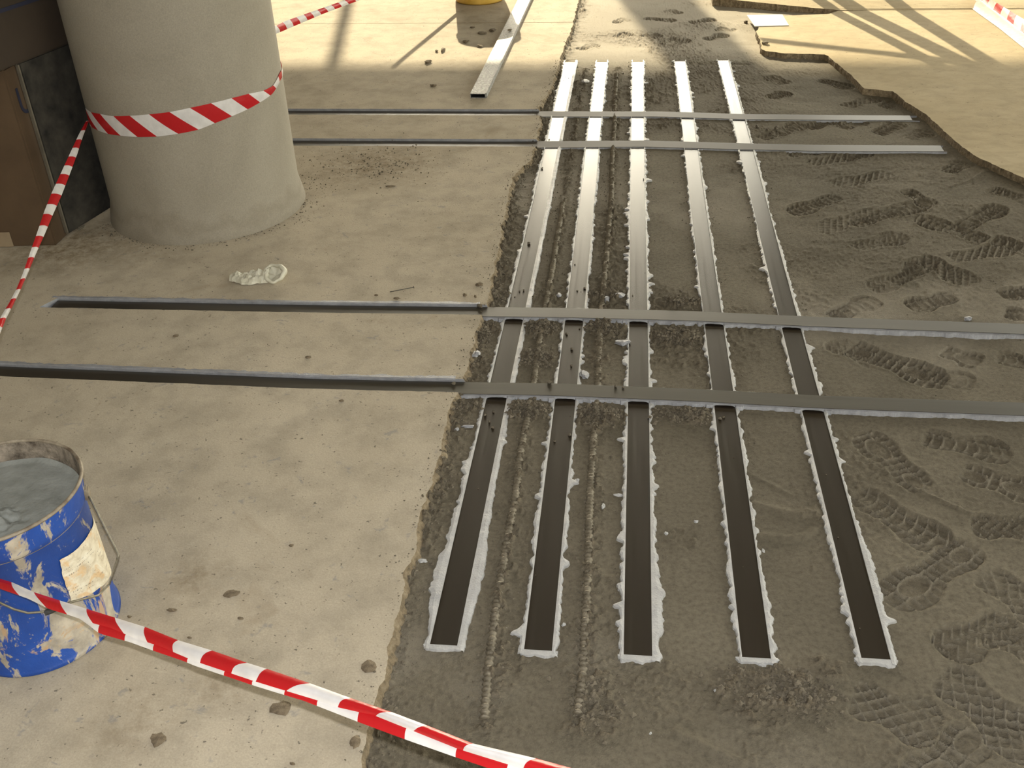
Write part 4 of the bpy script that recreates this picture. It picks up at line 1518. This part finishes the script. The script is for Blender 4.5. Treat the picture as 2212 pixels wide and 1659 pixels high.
# ------------------------------------------------------------------ yellow bucket at the far end, with a stick in it
yc = (-0.975, 6.780)
yb = tag(empty('yellow_bucket', (yc[0], yc[1], ZS)), 'yellow plastic bucket at the top edge casting a round shadow', 'bucket')
HY = 0.40
prof = [(0.0, ZS + 0.008), (0.13, ZS + 0.008), (0.150, ZS), (0.159, ZS + 0.012), (0.163, ZS + 0.05), (0.176, HY - 0.05), (0.186, HY - 0.045), (0.186, HY - 0.03), (0.178, HY - 0.028), (0.181, HY), (0.177, HY), (0.160, ZS + 0.08), (0.0, ZS + 0.08)]
wpart('body', lathe(prof, yc, 72, [M_YEL]), yb)
ts = [Vector((yc[0] + 0.17 * math.cos(a), yc[1] - 0.03, HY - 0.03 + 0.0 + 0.17 * math.sin(a) * 0.12)) for a in np.linspace(math.pi, 0, 14)]
wpart('handle', tube_mesh(ts, 0.003, 6, [M_WIRE]), yb)
s0 = ground(985, 45)
s1 = ground(850, 158)
lift = lambda p, L1: Vector((p[0] - 0.187 * L1, p[1] + 0.982 * L1, L1 * math.tan(SUN_EL)))
stick_top = lift(s1, 1.75)
stick_mid = lift(s0, (6.87 - s0[1]) / 0.982)
stick_base = stick_mid + (stick_mid - stick_top).normalized() * 0.12
tag(link('stirring_stick', tube_mesh([stick_base, stick_top], 0.013, 8, [M_WOOD]), None, stick_base), 'wooden stick leaning out of the yellow bucket', 'stick')

# ------------------------------------------------------------------ boxes and panel in the dark left corner
fb = np.array([-1.985, 3.045])
fd = np.array([-0.994, -0.110])
sd_ = np.array([-0.03, 1.0]) / np.hypot(0.03, 1.0)
HBX = 0.636


def quad_prism(p, e1, e2, z0, z1, mats, name, parent, taper=0.0):
    """upright box on a footprint p, p+e1, p+e1+e2, p+e2 with softened edges"""
    bm = bmesh.new()
    cs = [p, p + e1, p + e1 + e2, p + e2]
    lo = [bm.verts.new((c_[0], c_[1], z0)) for c_ in cs]
    up = [bm.verts.new((c_[0], c_[1], z1)) for c_ in cs]
    bm.faces.new(lo[::-1])
    bm.faces.new(up)
    for k in range(4):
        j = (k + 1) % 4
        bm.faces.new((lo[k], lo[j], up[j], up[k]))
    bmesh.ops.recalc_face_normals(bm, faces=bm.faces)
    bmesh.ops.bevel(bm, geom=list(bm.edges), offset=0.006, segments=2, affect='EDGES')
    return wpart(name, from_bm(bm, mats), parent)


b1 = tag(empty('cardboard_box', (fb[0], fb[1], ZS)), 'tall brown cardboard box standing in the dark left corner', 'box')
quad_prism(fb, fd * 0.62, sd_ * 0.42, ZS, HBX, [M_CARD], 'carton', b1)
# folded packing tape at the foot
q0 = fb + fd * 0.10 + np.array([0.0, -0.002])
bm = bmesh.new()
box_bm(bm, (0, -0.0012, 0), (0.05, 0.0012, 0.055), 0.0005)
me = from_bm(bm, [M_CARDTAPE])
me.transform(Matrix.Translation((fb[0] + fd[0] * 0.20, fb[1] + fd[1] * 0.20 - 0.003, ZS + 0.003)) @ Matrix.Rotation(math.atan2(-fd[1], -fd[0]), 4, 'Z'))
tag(wpart('tape_tab', me, b1), 'paler strip of packing tape at the foot of the box')
# navy print on its right side: an upright U and a bar, seen edge-on in the shade
fc = bpy.data.curves.new('print', 'FONT')
fc.body = 'US'
fc.size = 0.13
fc.extrude = 0.0006
fc.align_x = 'CENTER'
fc.materials.append(M_INK)
tmp = bpy.data.objects.new('tmp', fc)
C.objects.link(tmp)
fm = bpy.data.meshes.new_from_object(tmp.evaluated_get(bpy.context.evaluated_depsgraph_get()))
bpy.data.objects.remove(tmp)
fo = bpy.data.objects.new('printed_letters', fm)
C.objects.link(fo)
fo.parent = b1
pm = fb + sd_ * 0.10
fo.rotation_euler = (math.pi / 2, 0, math.atan2(sd_[1], sd_[0]))
fo.location = Vector((pm[0] + 0.002, pm[1], 0.475)) - parent_loc(b1)
tag(fo, 'dark navy letters printed on the side of the box')
# dark panel standing on edge beside the box
pb = np.array([-1.982, 3.120])
pe = np.array([-1.930, 3.36])
pv = (pe - pb) / np.linalg.norm(pe - pb)
pn = np.array([-pv[1], pv[0]])
pan = tag(empty('dark_board', (pb[0], pb[1], ZS)), 'dirty dark board standing on edge between the box and the pillar', 'board')
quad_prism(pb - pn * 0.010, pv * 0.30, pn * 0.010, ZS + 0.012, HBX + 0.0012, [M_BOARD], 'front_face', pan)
quad_prism(pb - pn * 0.011 - pv * 0.007, pv * 0.007, pn * 0.012, ZS + 0.012, HBX, [M_BOARDEDGE], 'edge_strip', pan)
quad_prism(pb - pn * 0.010 + pv * 0.05, pv * 0.04, pn * 0.010, ZS, ZS + 0.014, [M_BOARDEDGE], 'foot', pan)
u0 = np.array([-1.973, 3.028])
u1 = np.array([-1.903, 3.363])
uv_ = (u1 - u0) / np.linalg.norm(u1 - u0)
un = np.array([-uv_[1], uv_[0]])
b2 = tag(empty('cardboard_box', (u0[0], u0[1], HBX + 0.002)), 'dark cardboard box stacked on top of the tall brown one', 'box')
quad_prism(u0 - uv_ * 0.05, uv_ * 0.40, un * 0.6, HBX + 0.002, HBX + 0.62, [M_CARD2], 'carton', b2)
e0 = u0 - uv_ * 0.05 - un * 0.0015
bm = bmesh.new()
box_bm(bm, (0.0, -0.001, 0.0), (0.4, 0.001, 0.012), 0.0004)
me = from_bm(bm, [M_INK])
zln = 0.80
me.transform(Matrix.Translation((e0[0], e0[1], zln)) @ Matrix.Rotation(math.atan2(uv_[1], uv_[0]), 4, 'Z'))
tag(wpart('printed_line', me, b2), 'thin dark line printed along the box')

# ------------------------------------------------------------------ crumpled film on the left screed
rg = ground(596, 606, ZS)
rag = tag(empty('crumpled_film', (rg[0], rg[1], ZS)), 'crumpled off-white plastic film with a round rolled end on the left screed', 'litter')
na, nb = 48, 12
V, Fc = [], []
tilt = math.radians(38)
for k in range(na):
    a = 2 * math.pi * k / na
    Rm = 0.0300 + 0.0022 * math.sin(3 * a + 0.5) + 0.0012 * math.sin(7 * a)
    rm = 0.0068 + 0.0022 * math.sin(2 * a + 1.0)
    for m_ in range(nb):
        b = 2 * math.pi * m_ / nb
        x_, y_, z_ = (Rm + rm * math.cos(b)) * math.cos(a), (Rm + rm * math.cos(b)) * math.sin(a), rm * 1.25 * math.sin(b)
        V.append((rg[0] + x_, rg[1] + y_ * math.cos(tilt) - z_ * math.sin(tilt), y_ * math.sin(tilt) + z_ * math.cos(tilt)))
for k in range(na):
    for m_ in range(nb):
        a, b = k * nb + m_, ((k + 1) % na) * nb + m_
        a2, b2 = k * nb + (m_ + 1) % nb, ((k + 1) % na) * nb + (m_ + 1) % nb
        Fc.append((a, b, b2, a2))
zmin = min(v[2] for v in V)
V = [(v[0], v[1], v[2] - zmin + ZS) for v in V]
zc = -zmin + ZS
wpart('rolled_end', new_mesh(V, Fc, [M_RAG], smooth=True), rag)
V, Fc = [(rg[0], rg[1] + 0.008, zc - 0.012)], []
for k in range(na):
    a = 2 * math.pi * k / na
    V.append((rg[0] + 0.029 * math.cos(a), rg[1] + 0.029 * math.sin(a) * math.cos(tilt) + 0.004, zc + 0.029 * math.sin(a) * math.sin(tilt) - 0.003 * (1 + math.sin(5 * a))))
for k in range(na):
    Fc.append((0, 1 + k, 1 + (k + 1) % na))
wpart('inner_film', new_mesh(V, Fc, [M_RAG], smooth=False), rag)
nu, nv = 46, 22
V, Fc = [], []
for i in range(nu + 1):
    for j in range(nv + 1):
        u, v = i / nu, j / nv
        hw = 0.028 * (0.55 + 0.8 * math.sin(math.pi * min(1, u * 0.8 + 0.12))) * (0.75 + 0.6 * float(jag(np.array([u * 0.2]), 0.04, 701 if v < .5 else 707, 3)[0]))
        x_ = rg[0] - 0.018 - 0.135 * u + 0.012 * (float(fbm(np.array(u * .2), np.array(v * .1), .05, 711, 3)) - .5)
        y_ = rg[1] + 0.004 + (v - 0.5) * 2 * hw
        z_ = ZS + 0.002 + 0.062 * (float(fbm(np.array(x_), np.array(y_), 0.03, 713, 4)) ** 1.3) * math.sin(math.pi * v) ** 0.7 * (1 - 0.55 * u) + 0.004 * float(vnoise(x_, y_, 0.008, 719))
        V.append((x_, y_, z_))
for i in range(nu):
    for j in range(nv):
        a = i * (nv + 1) + j
        Fc.append((a, a + nv + 1, a + nv + 2, a + 1))
wpart('crumpled_part', new_mesh(V, Fc, [M_RAG], smooth=False), rag)

# pale rectangular sheet on the corner of the right screed
sh = [ground(*q, ZR + 0.002) for q in ((1613, 33), (1690, 32), (1704, 55), (1630, 57))]
bm = bmesh.new()
lo = [bm.verts.new((v[0], v[1], ZR + 0.0005)) for v in sh]
up = [bm.verts.new((v[0], v[1], ZR + 0.004)) for v in sh]
bm.faces.new(up)
bm.faces.new(lo[::-1])
for k in range(4):
    bm.faces.new((lo[k], lo[(k + 1) % 4], up[(k + 1) % 4], up[k]))
bmesh.ops.recalc_face_normals(bm, faces=bm.faces)
tag(link('paper_sheet', from_bm(bm, [M_PAPER]), None, sh[0]), 'pale rectangular sheet lying on the corner of the sunlit right screed', 'sheet')

# ------------------------------------------------------------------ nail on the left screed
n0 = Vector(ground(842, 632, ZS)) + Vector((0, 0, 0.0022))
n1 = Vector(ground(894, 624, ZS)) + Vector((0, 0, 0.006))
nl = tag(empty('nail', n0), 'thin nail lying on the left screed above the third slot', 'nail')
wpart('shank', tube_mesh([n0, n1], 0.0013, 8, [M_STEEL]), nl)
dn_ = (n1 - n0).normalized()
wpart('head', tube_mesh([n1 - dn_ * 0.0006, n1 + dn_ * 0.0008], 0.0042, 10, [M_STEEL]), nl)


# ------------------------------------------------------------------ clods, blobs, crumbs
def rock_mesh(size, flat, seed, m_, sub=2):
    bm = bmesh.new()
    bmesh.ops.create_icosphere(bm, subdivisions=sub, radius=1.0)
    r = random.Random(seed)
    ph = [r.uniform(0, 6.28) for _ in range(6)]
    for v in bm.verts:
        k = 1 + 0.22 * math.sin(3.1 * v.co.x + ph[0]) * math.sin(2.7 * v.co.y + ph[1]) + 0.18 * math.sin(5.3 * v.co.z + 4 * v.co.x + ph[2]) + r.uniform(-0.14, 0.14)
        v.co = Vector((v.co.x * size[0] * k, v.co.y * size[1] * k, v.co.z * flat * k))
    zmin = min(v.co.z for v in bm.verts)
    for v in bm.verts:
        v.co.z -= zmin * 0.75
    return from_bm(bm, [m_], smooth=False)


CLODS = [  # px, py, half width px, half height px, height m, where
    (797, 1442, 17, 14, .004, 'brown clod on the left screed just above the front tape'), (606, 1531, 24, 17, .003, 'flat brown mortar splash on the left screed below the front tape'),
    (342, 1598, 17, 15, .003, 'smeared brown lump on the left screed near the bottom edge, below the bucket'), (768, 1606, 11, 15, .008, 'dark clod at the lower end of the left screed edge'),
    (925, 136, 7, 5, .014, 'dark clod at the sun and shade border, left of the straightedge'), (957, 110, 4, 6, .014, 'upright dark clod in the sun beside the bucket shadow'),
    (943, 112, 3, 3, .010, 'small round clod left of the upright one in the sun'), (1006, 92, 7, 4, .012, 'dark clod at lower left inside the bucket shadow'),
    (1037, 101, 7, 3.5, .010, 'dark clod at the bottom of the bucket shadow'), (1042, 72, 10, 4, .006, 'wide dark crumb patch in the middle of the bucket shadow'), (1064, 67, 7, 4, .012, 'dark clod at the right in the bucket shadow'),
    (1021, 60, 5, 2, .006, 'small flat clod high in the bucket shadow'), (1101, 66, 5, 2, .008, 'dark crumb lying on the straightedge'),
    (936, 186, 8, 3, .008, 'flat dark clod in the shade left of the straightedge end'), (843, 403, 10, 3, .005, 'brown fleck on the screed right of the pillar foot'),
    (1036, 617, 8, 5, .010, 'dark crumbly clod near the screed edge above the third cross strip'), (1004, 640, 5, 4, .010, 'small dark clod left of the crumbly one by the third cross strip'),
    (1027, 643, 3, 3, .008, 'tiny clod at the screed corner by the third cross strip'), (857, 646, 7, 3, .006, 'brown chip lying at the rim of the third slot'), (813, 639, 4, 2, .006, 'tiny dark chip left of the nail'),
    (666, 773, 6, 4, .006, 'dark clod on the screed between the two near slots'), (380, 727, 6, 4, .006, 'small pale-topped clod between the near slots, left half'), (738, 867, 5, 3, .006, 'dark speck clod left just below the nearest slot'),
    (630, 1180, 5, 4, .005, 'dark speck right of the bucket on open screed'), (500, 1283, 17, 9, .002, 'flat dirty crumb patch right of the bucket'), (372, 1320, 12, 5, .006, 'dark curl of dirt beside the bucket foot'),
    (632, 1652, 6, 4, .006, 'dark speck at the bottom edge of the left screed'), (410, 1379, 5, 3, .005, 'brown speck under the front tape'), (280, 1334, 5, 4, .006, 'dark crumb touching the bucket foot'),
    (520, 1337, 6, 4, .004, 'brown scuffed crumb on the open screed right of the bucket'),
    (1652, 95, 7, 4, .014, 'brown lump on the left end of the right screed'), (1612, 40, 4, 4, .018, 'dark clod beside the pale sheet at top'),
]
for i, (px, py, hw, hh, h, lab) in enumerate(CLODS):
    on = ZS if px < 1600 else ZR
    if i == 12:
        on = ZS + 0.023
    c_ = ground(px, py, on)
    wx = abs(ground(px + hw, py, on)[0] - c_[0])
    wy = abs(ground(px, py - hh, on)[1] - c_[1])
    wy = max(0.3 * wx, wy - 0.4 * h / math.tan(math.atan2(CAM_H, np.hypot(c_[0], c_[1]))))
    if px == 1612:
        on = 0.0
    me = rock_mesh((wx, wy), h * 0.6, 40 + i, M_CLOD)
    tag(link('mortar_clod', me), lab, 'clod', 'loose mortar clods').location = (c_[0], c_[1], on)
BLOBS = [(1345, 743, 15, 8, .010, M_BED, 'teardrop of pale grey epoxy between the bays, below the third cross strip'), (1262, 812, 10, 11, .010, M_BED, 'grey epoxy lump right of the second strip, above the nearest cross strip'),
         (1029, 777, 9, 10, .009, M_BED, 'grey epoxy scrap by the left screed edge between the near cross strips'), (1011, 923, 15, 4, .006, M_BED, 'flat pale epoxy scrap left of the first strip below the nearest cross strip'),
         (987, 933, 5, 5, .007, M_BED, 'small grey epoxy ball at left of the first strip'), (1311, 650, 7, 8, .012, M_BED, 'grey epoxy lump beside the right ribbed bar above the third cross strip'),
         (1340, 640, 9, 6, .008, M_BED, 'pale epoxy lump left of the middle strip above the third cross strip'), (1208, 640, 5, 5, .010, M_BED, 'small grey ball left of the second strip above the third cross strip'),
         (1303, 1095, 4, 8, .006, M_BEAD, 'white chip right of the right ribbed bar'), (912, 1214, 11, 6, .006, M_BEAD, 'white epoxy curl by the left screed edge'), (1504, 1128, 5, 4, .006, M_BEAD, 'small white ball between third and fourth strips'),
         (1439, 1155, 5, 4, .006, M_BEAD, 'white crumb just right of the middle strip'), (1649, 1191, 3, 6, .004, M_BEAD, 'thin white flake right of the fourth strip'), (1246, 1039, 5, 4, .006, M_BEAD, 'white crumb right of the second strip'),
         (1335, 1071, 9, 4, .006, M_BEAD, 'white lump on the left bead of the middle strip'), (1218, 1350, 5, 5, .006, M_BEAD, 'white ball at the lower right of the second strip'), (1646, 1439, 9, 4, .005, M_BEAD, 'white epoxy crumb below the fourth strip end'),
         (1265, 178, 8, 4, .010, M_BEAD, 'white epoxy dab between the first two strips at their far end'), (1636, 276, 4, 3, .012, M_CRUMB, 'dark pebble right of the fifth strip between the far cross strips'), (1658, 283, 4, 3, .014, M_CRUMB, 'second dark pebble right of the fifth strip'),
         (1666, 292, 6, 3, .014, M_CRUMB, 'largest dark pebble right of the fifth strip'), (1676, 279, 4, 3, .012, M_CRUMB, 'rightmost dark pebble between the far cross strips'), (2090, 692, 8, 5, .010, M_BED, 'grey epoxy ball on the far side of the third cross strip at right'),
         (1405, 1585, 3, 3, .005, M_BEAD, 'tiny white crumb near the bottom edge'), (1546, 1496, 5, 4, .006, M_BEAD, 'pale crumb below the fourth strip, toward the bottom'), (1890, 700, 6, 4, .010, M_BED, 'grey lump beside the third cross strip right of the fifth strip')]
for i, (px, py, hw, hh, h, m_, lab) in enumerate(BLOBS):
    c_ = ground(px, py)
    wx = abs(ground(px + hw, py)[0] - c_[0])
    wy = max(abs(ground(px, py - hh)[1] - c_[1]) * 0.7, wx * 0.35)
    me = rock_mesh((wx, wy), h * 0.6, 140 + i, m_)
    nm = 'pebble' if m_ is M_CRUMB else 'epoxy_blob'
    tag(link(nm, me), lab, 'pebble' if m_ is M_CRUMB else 'epoxy blob', 'pebbles by the fifth strip' if m_ is M_CRUMB else 'stray blobs of epoxy').location = (c_[0], c_[1], slab_z(c_[0], c_[1]) - 0.001)
# dark crumbs on the strips themselves
SC = [(1142, 527, 4, 5, 1), (1131, 628, 2, 2, 1), (1122, 630, 2, 2, 1), (1247, 629, 2, 2, 1), (1367, 639, 2, 2, 1), (1235, 755, 3, 4, 1), (1234, 791, 3, 3, 1), (1066, 891, 3, 3, 1), (1057, 912, 3, 4, 1), (1064, 925, 3, 4, 1), (1198, 954, 3, 3, 1), (1231, 941, 4, 3, 1),
      (1033, 1056, 2, 2, 1), (1171, 365, 3, 3, 1), (1390, 388, 2, 2, 1), (1242, 572, 2, 2, 1), (1187, 828, 5, 4, 2), (1330, 836, 4, 4, 2), (1346, 838, 3, 3, 2), (1224, 722, 3, 3, 1), (980, 830, 5, 6, 2), (1036, 664, 6, 5, 2), (1563, 902, 3, 3, 1), (1810, 1162, 2, 2, 1)]
SEEN = {}
for i, (px, py, hw, hh, lv) in enumerate(SC):
    z_ = 0.003 if lv == 1 else 0.012
    c_ = ground(px, py, z_)
    wx = abs(ground(px + hw, py)[0] - ground(px, py)[0])
    me = rock_mesh((wx, wx * 0.9), wx * 0.8, 240 + i, M_CRUMB, 1)
    if lv == 2:
        lab = 'tiny dark crumb on the nearest cross strip, %s' % ('at the screed corner' if px < 1000 else 'above the first bay' if px < 1200 else 'by the middle strip' if px < 1338 else 'just right of the middle strip') if py > 700 else 'dark crumb on the third cross strip at the screed corner'
    else:
        si = int(np.argmin([abs(strip_x(j, c_[1]) + STRIP_W / 2 - c_[0]) for j in range(5)]))
        bay = 'nearest bay' if c_[1] < 2.2 else 'short near bay' if c_[1] < 2.62 else 'long middle bay'
        ordn = ['dark', 'second dark', 'third dark', 'fourth dark', 'fifth dark', 'sixth dark', 'seventh dark']
        key = (si, bay)
        SEEN[key] = SEEN.get(key, -1) + 1
        lab = '%s crumb on the %s long strip, %s' % (ordn[min(6, SEEN[key])], ORD[si], bay)
    tag(link('dark_crumb', me), lab, 'crumb', 'dark crumbs on the carbon strips').location = (c_[0], c_[1], z_)


def crumbs():
    """uncountable grit: thousands of tiny faceted grains as one mesh"""
    base = np.array([(1, 0, 0), (-1, 0, 0), (0, 1, 0), (0, -1, 0), (0, 0, 1), (0, 0, -1)], float)
    fcs = np.array([(0, 2, 4), (2, 1, 4), (1, 3, 4), (3, 0, 4), (2, 0, 5), (1, 2, 5), (3, 1, 5), (0, 3, 5)])
    pts = []
    r = np.random.default_rng(11)

    def add(x, y, smin, smax, zoff=None):
        s_ = smin * (smax / smin) ** (r.random() ** 2.2)
        if zoff is None:
            for i in range(5):
                xx = strip_x(i, y)
                if xx - 0.002 < x < xx + STRIP_W + 0.002 and 1.33 < y < 5.43:
                    if r.random() > 0.03:
                        return
                    zoff = 0.0035
            for k in range(4):
                yf = float(cross_far(k, x))
                if yf - CROSS[k]['w'] < y < yf and x < CROSS[k]['x1']:
                    return
        z_ = slab_z(x, y) if zoff is None else zoff
        pts.append((x, y, z_ + s_ * 0.3, s_))

    for _ in range(2600):                                        # foot of the left screed
        y = r.uniform(1.0, 5.3)
        add(float(edge_x(y)) + abs(r.normal(0, 0.022)) + 0.006, y, 0.0012, 0.006)
    for _ in range(500):                                         # spilled on top of the screed edge
        y = r.uniform(0.95, 5.4)
        add(float(edge_x(y)) - abs(r.normal(0, 0.016)) - 0.004, y, 0.001, 0.0035, ZS)
    for P_ in (RB1, RB2):
        for _ in range(1500):
            y = r.uniform(1.15, 5.2)
            add(float(path_x(P_, y)) + r.normal(0, 0.018), y, 0.001, 0.0042)
    for i in range(5):                                           # along the beads
        for _ in range(600):
            y = r.uniform(1.33, 5.4)
            sgn = r.choice([-1, 1])
            add(strip_x(i, y) + (STRIP_W if sgn > 0 else 0) + sgn * (0.010 + abs(r.normal(0, 0.012))), y, 0.001, 0.0038)
    for (px, py, rx, ry, n) in [(1135, 890, .06, .035, 420), (1290, 900, .07, .04, 420), (1015, 880, .05, .03, 200), (1470, 898, .08, .03, 420), (1165, 712, .05, .035, 320), (1300, 712, .05, .035, 320),
                                (1455, 730, .07, .05, 420), (1040, 720, .05, .05, 240), (1160, 775, .05, .05, 260), (1480, 655, .05, .03, 220), (1660, 1480, .09, .05, 300), (1720, 1510, .07, .04, 220), (1290, 1520, .06, .06, 200),
                                (1305, 640, .06, .04, 180), (1085, 640, .05, .05, 180)]:
        c_ = ground(px, py)
        for _ in range(int(n * 1.4)):
            add(c_[0] + r.normal(0, rx * 0.6), c_[1] + r.normal(0, ry * 0.6), 0.0014, 0.0080)
    for _ in range(2600):                                        # loose over the slab
        y = r.uniform(1.0, 6.6)
        add(r.uniform(-0.3, 0.75 + 0.2 * y), y, 0.0008, 0.0028)
    for _ in range(700):                                         # thinly over the left screed
        y = r.uniform(1.0, 6.9)
        x = r.uniform(-2.2, float(edge_x(y)) - 0.02)
        if (x - BX) ** 2 + (y - BY) ** 2 < 0.025 or (x - PC[0]) ** 2 + (y - PC[1]) ** 2 < 0.14:
            continue
        if any(slot_y(k, x)[1] < y < slot_y(k, x)[0] for k in range(4)):
            continue
        add(x, y, 0.0007, 0.0024, ZS)
    for _ in range(500):                                         # brown crumbs right of the pillar
        add(-1.03 + r.normal(0, 0.15), 3.86 + r.normal(0, 0.12), 0.0012, 0.0055, ZS)
    for _ in range(420):                                         # ring of grit at the pillar foot
        a = r.uniform(-2.6, 0.9)
        rad = PR_ + 0.02 + abs(r.normal(0, 0.02 if a < -0.5 else 0.06))
        add(PC[0] + rad * math.cos(a), PC[1] + rad * math.sin(a), 0.001, 0.005, ZS)
    pts_ = np.array(pts)
    n = len(pts_)
    jit = r.uniform(0.6, 1.3, (n, 6, 1))
    ang_ = r.uniform(0, 6.28, n)
    V = base[None] * jit * pts_[:, 3][:, None, None]
    c_, s_ = np.cos(ang_)[:, None], np.sin(ang_)[:, None]
    V = np.stack([V[..., 0] * c_ - V[..., 1] * s_, V[..., 0] * s_ + V[..., 1] * c_, V[..., 2] * 0.75], -1) + pts_[:, None, :3]
    Fc = (fcs[None] + (np.arange(n) * 6)[:, None, None]).reshape(-1, 3)
    return new_mesh(V.reshape(-1, 3), Fc, [M_CRUMB])


tag(link('mortar_grit', crumbs()), 'scattered mortar grit and crumbs over the slab and screed', 'grit', kind='stuff')

# ------------------------------------------------------------------ scaffold frame at the sunny side; it stands beyond the frame and casts the crossing shadows
scf = tag(empty('scaffold_frame', (0.9, 7.5, 0.0)), 'tube scaffold frame at the sunny side throwing crossing shadows', 'scaffold')


def cast(px, py, yc_=7.5):
    q = ground(px, py, ZR)
    L1 = (yc_ - q[1]) / 0.982
    return Vector((q[0] - 0.187 * L1, yc_, ZR + L1 * math.tan(SUN_EL)))


def extend(a, b, z0, z1):
    d = (b - a)
    f0, f1 = (z0 - a.z) / d.z, (z1 - a.z) / d.z
    return a + d * f0, a + d * f1


for (q0, q1, r_, nm, z0, z1) in (((1755, 0), (2016, 135), 0.042, 'brace', 0.0, 2.2), ((1805, 0), (2055, 122), 0.058, 'brace', 0.0, 2.2),
                                 ((1919, 0), (2168, 155), 0.052, 'standard', 0.0, 2.4)):
    a, b = extend(cast(*q0), cast(*q1), z0, z1)
    wpart(nm, tube_mesh([a, b], r_, 12, [M_TUBE]), scf)
a, b = cast(1645, 86), cast(2002, 125)
wpart('rail', tube_mesh([a, b + (b - a) * 0.3], 0.02, 10, [M_TUBE]), scf)
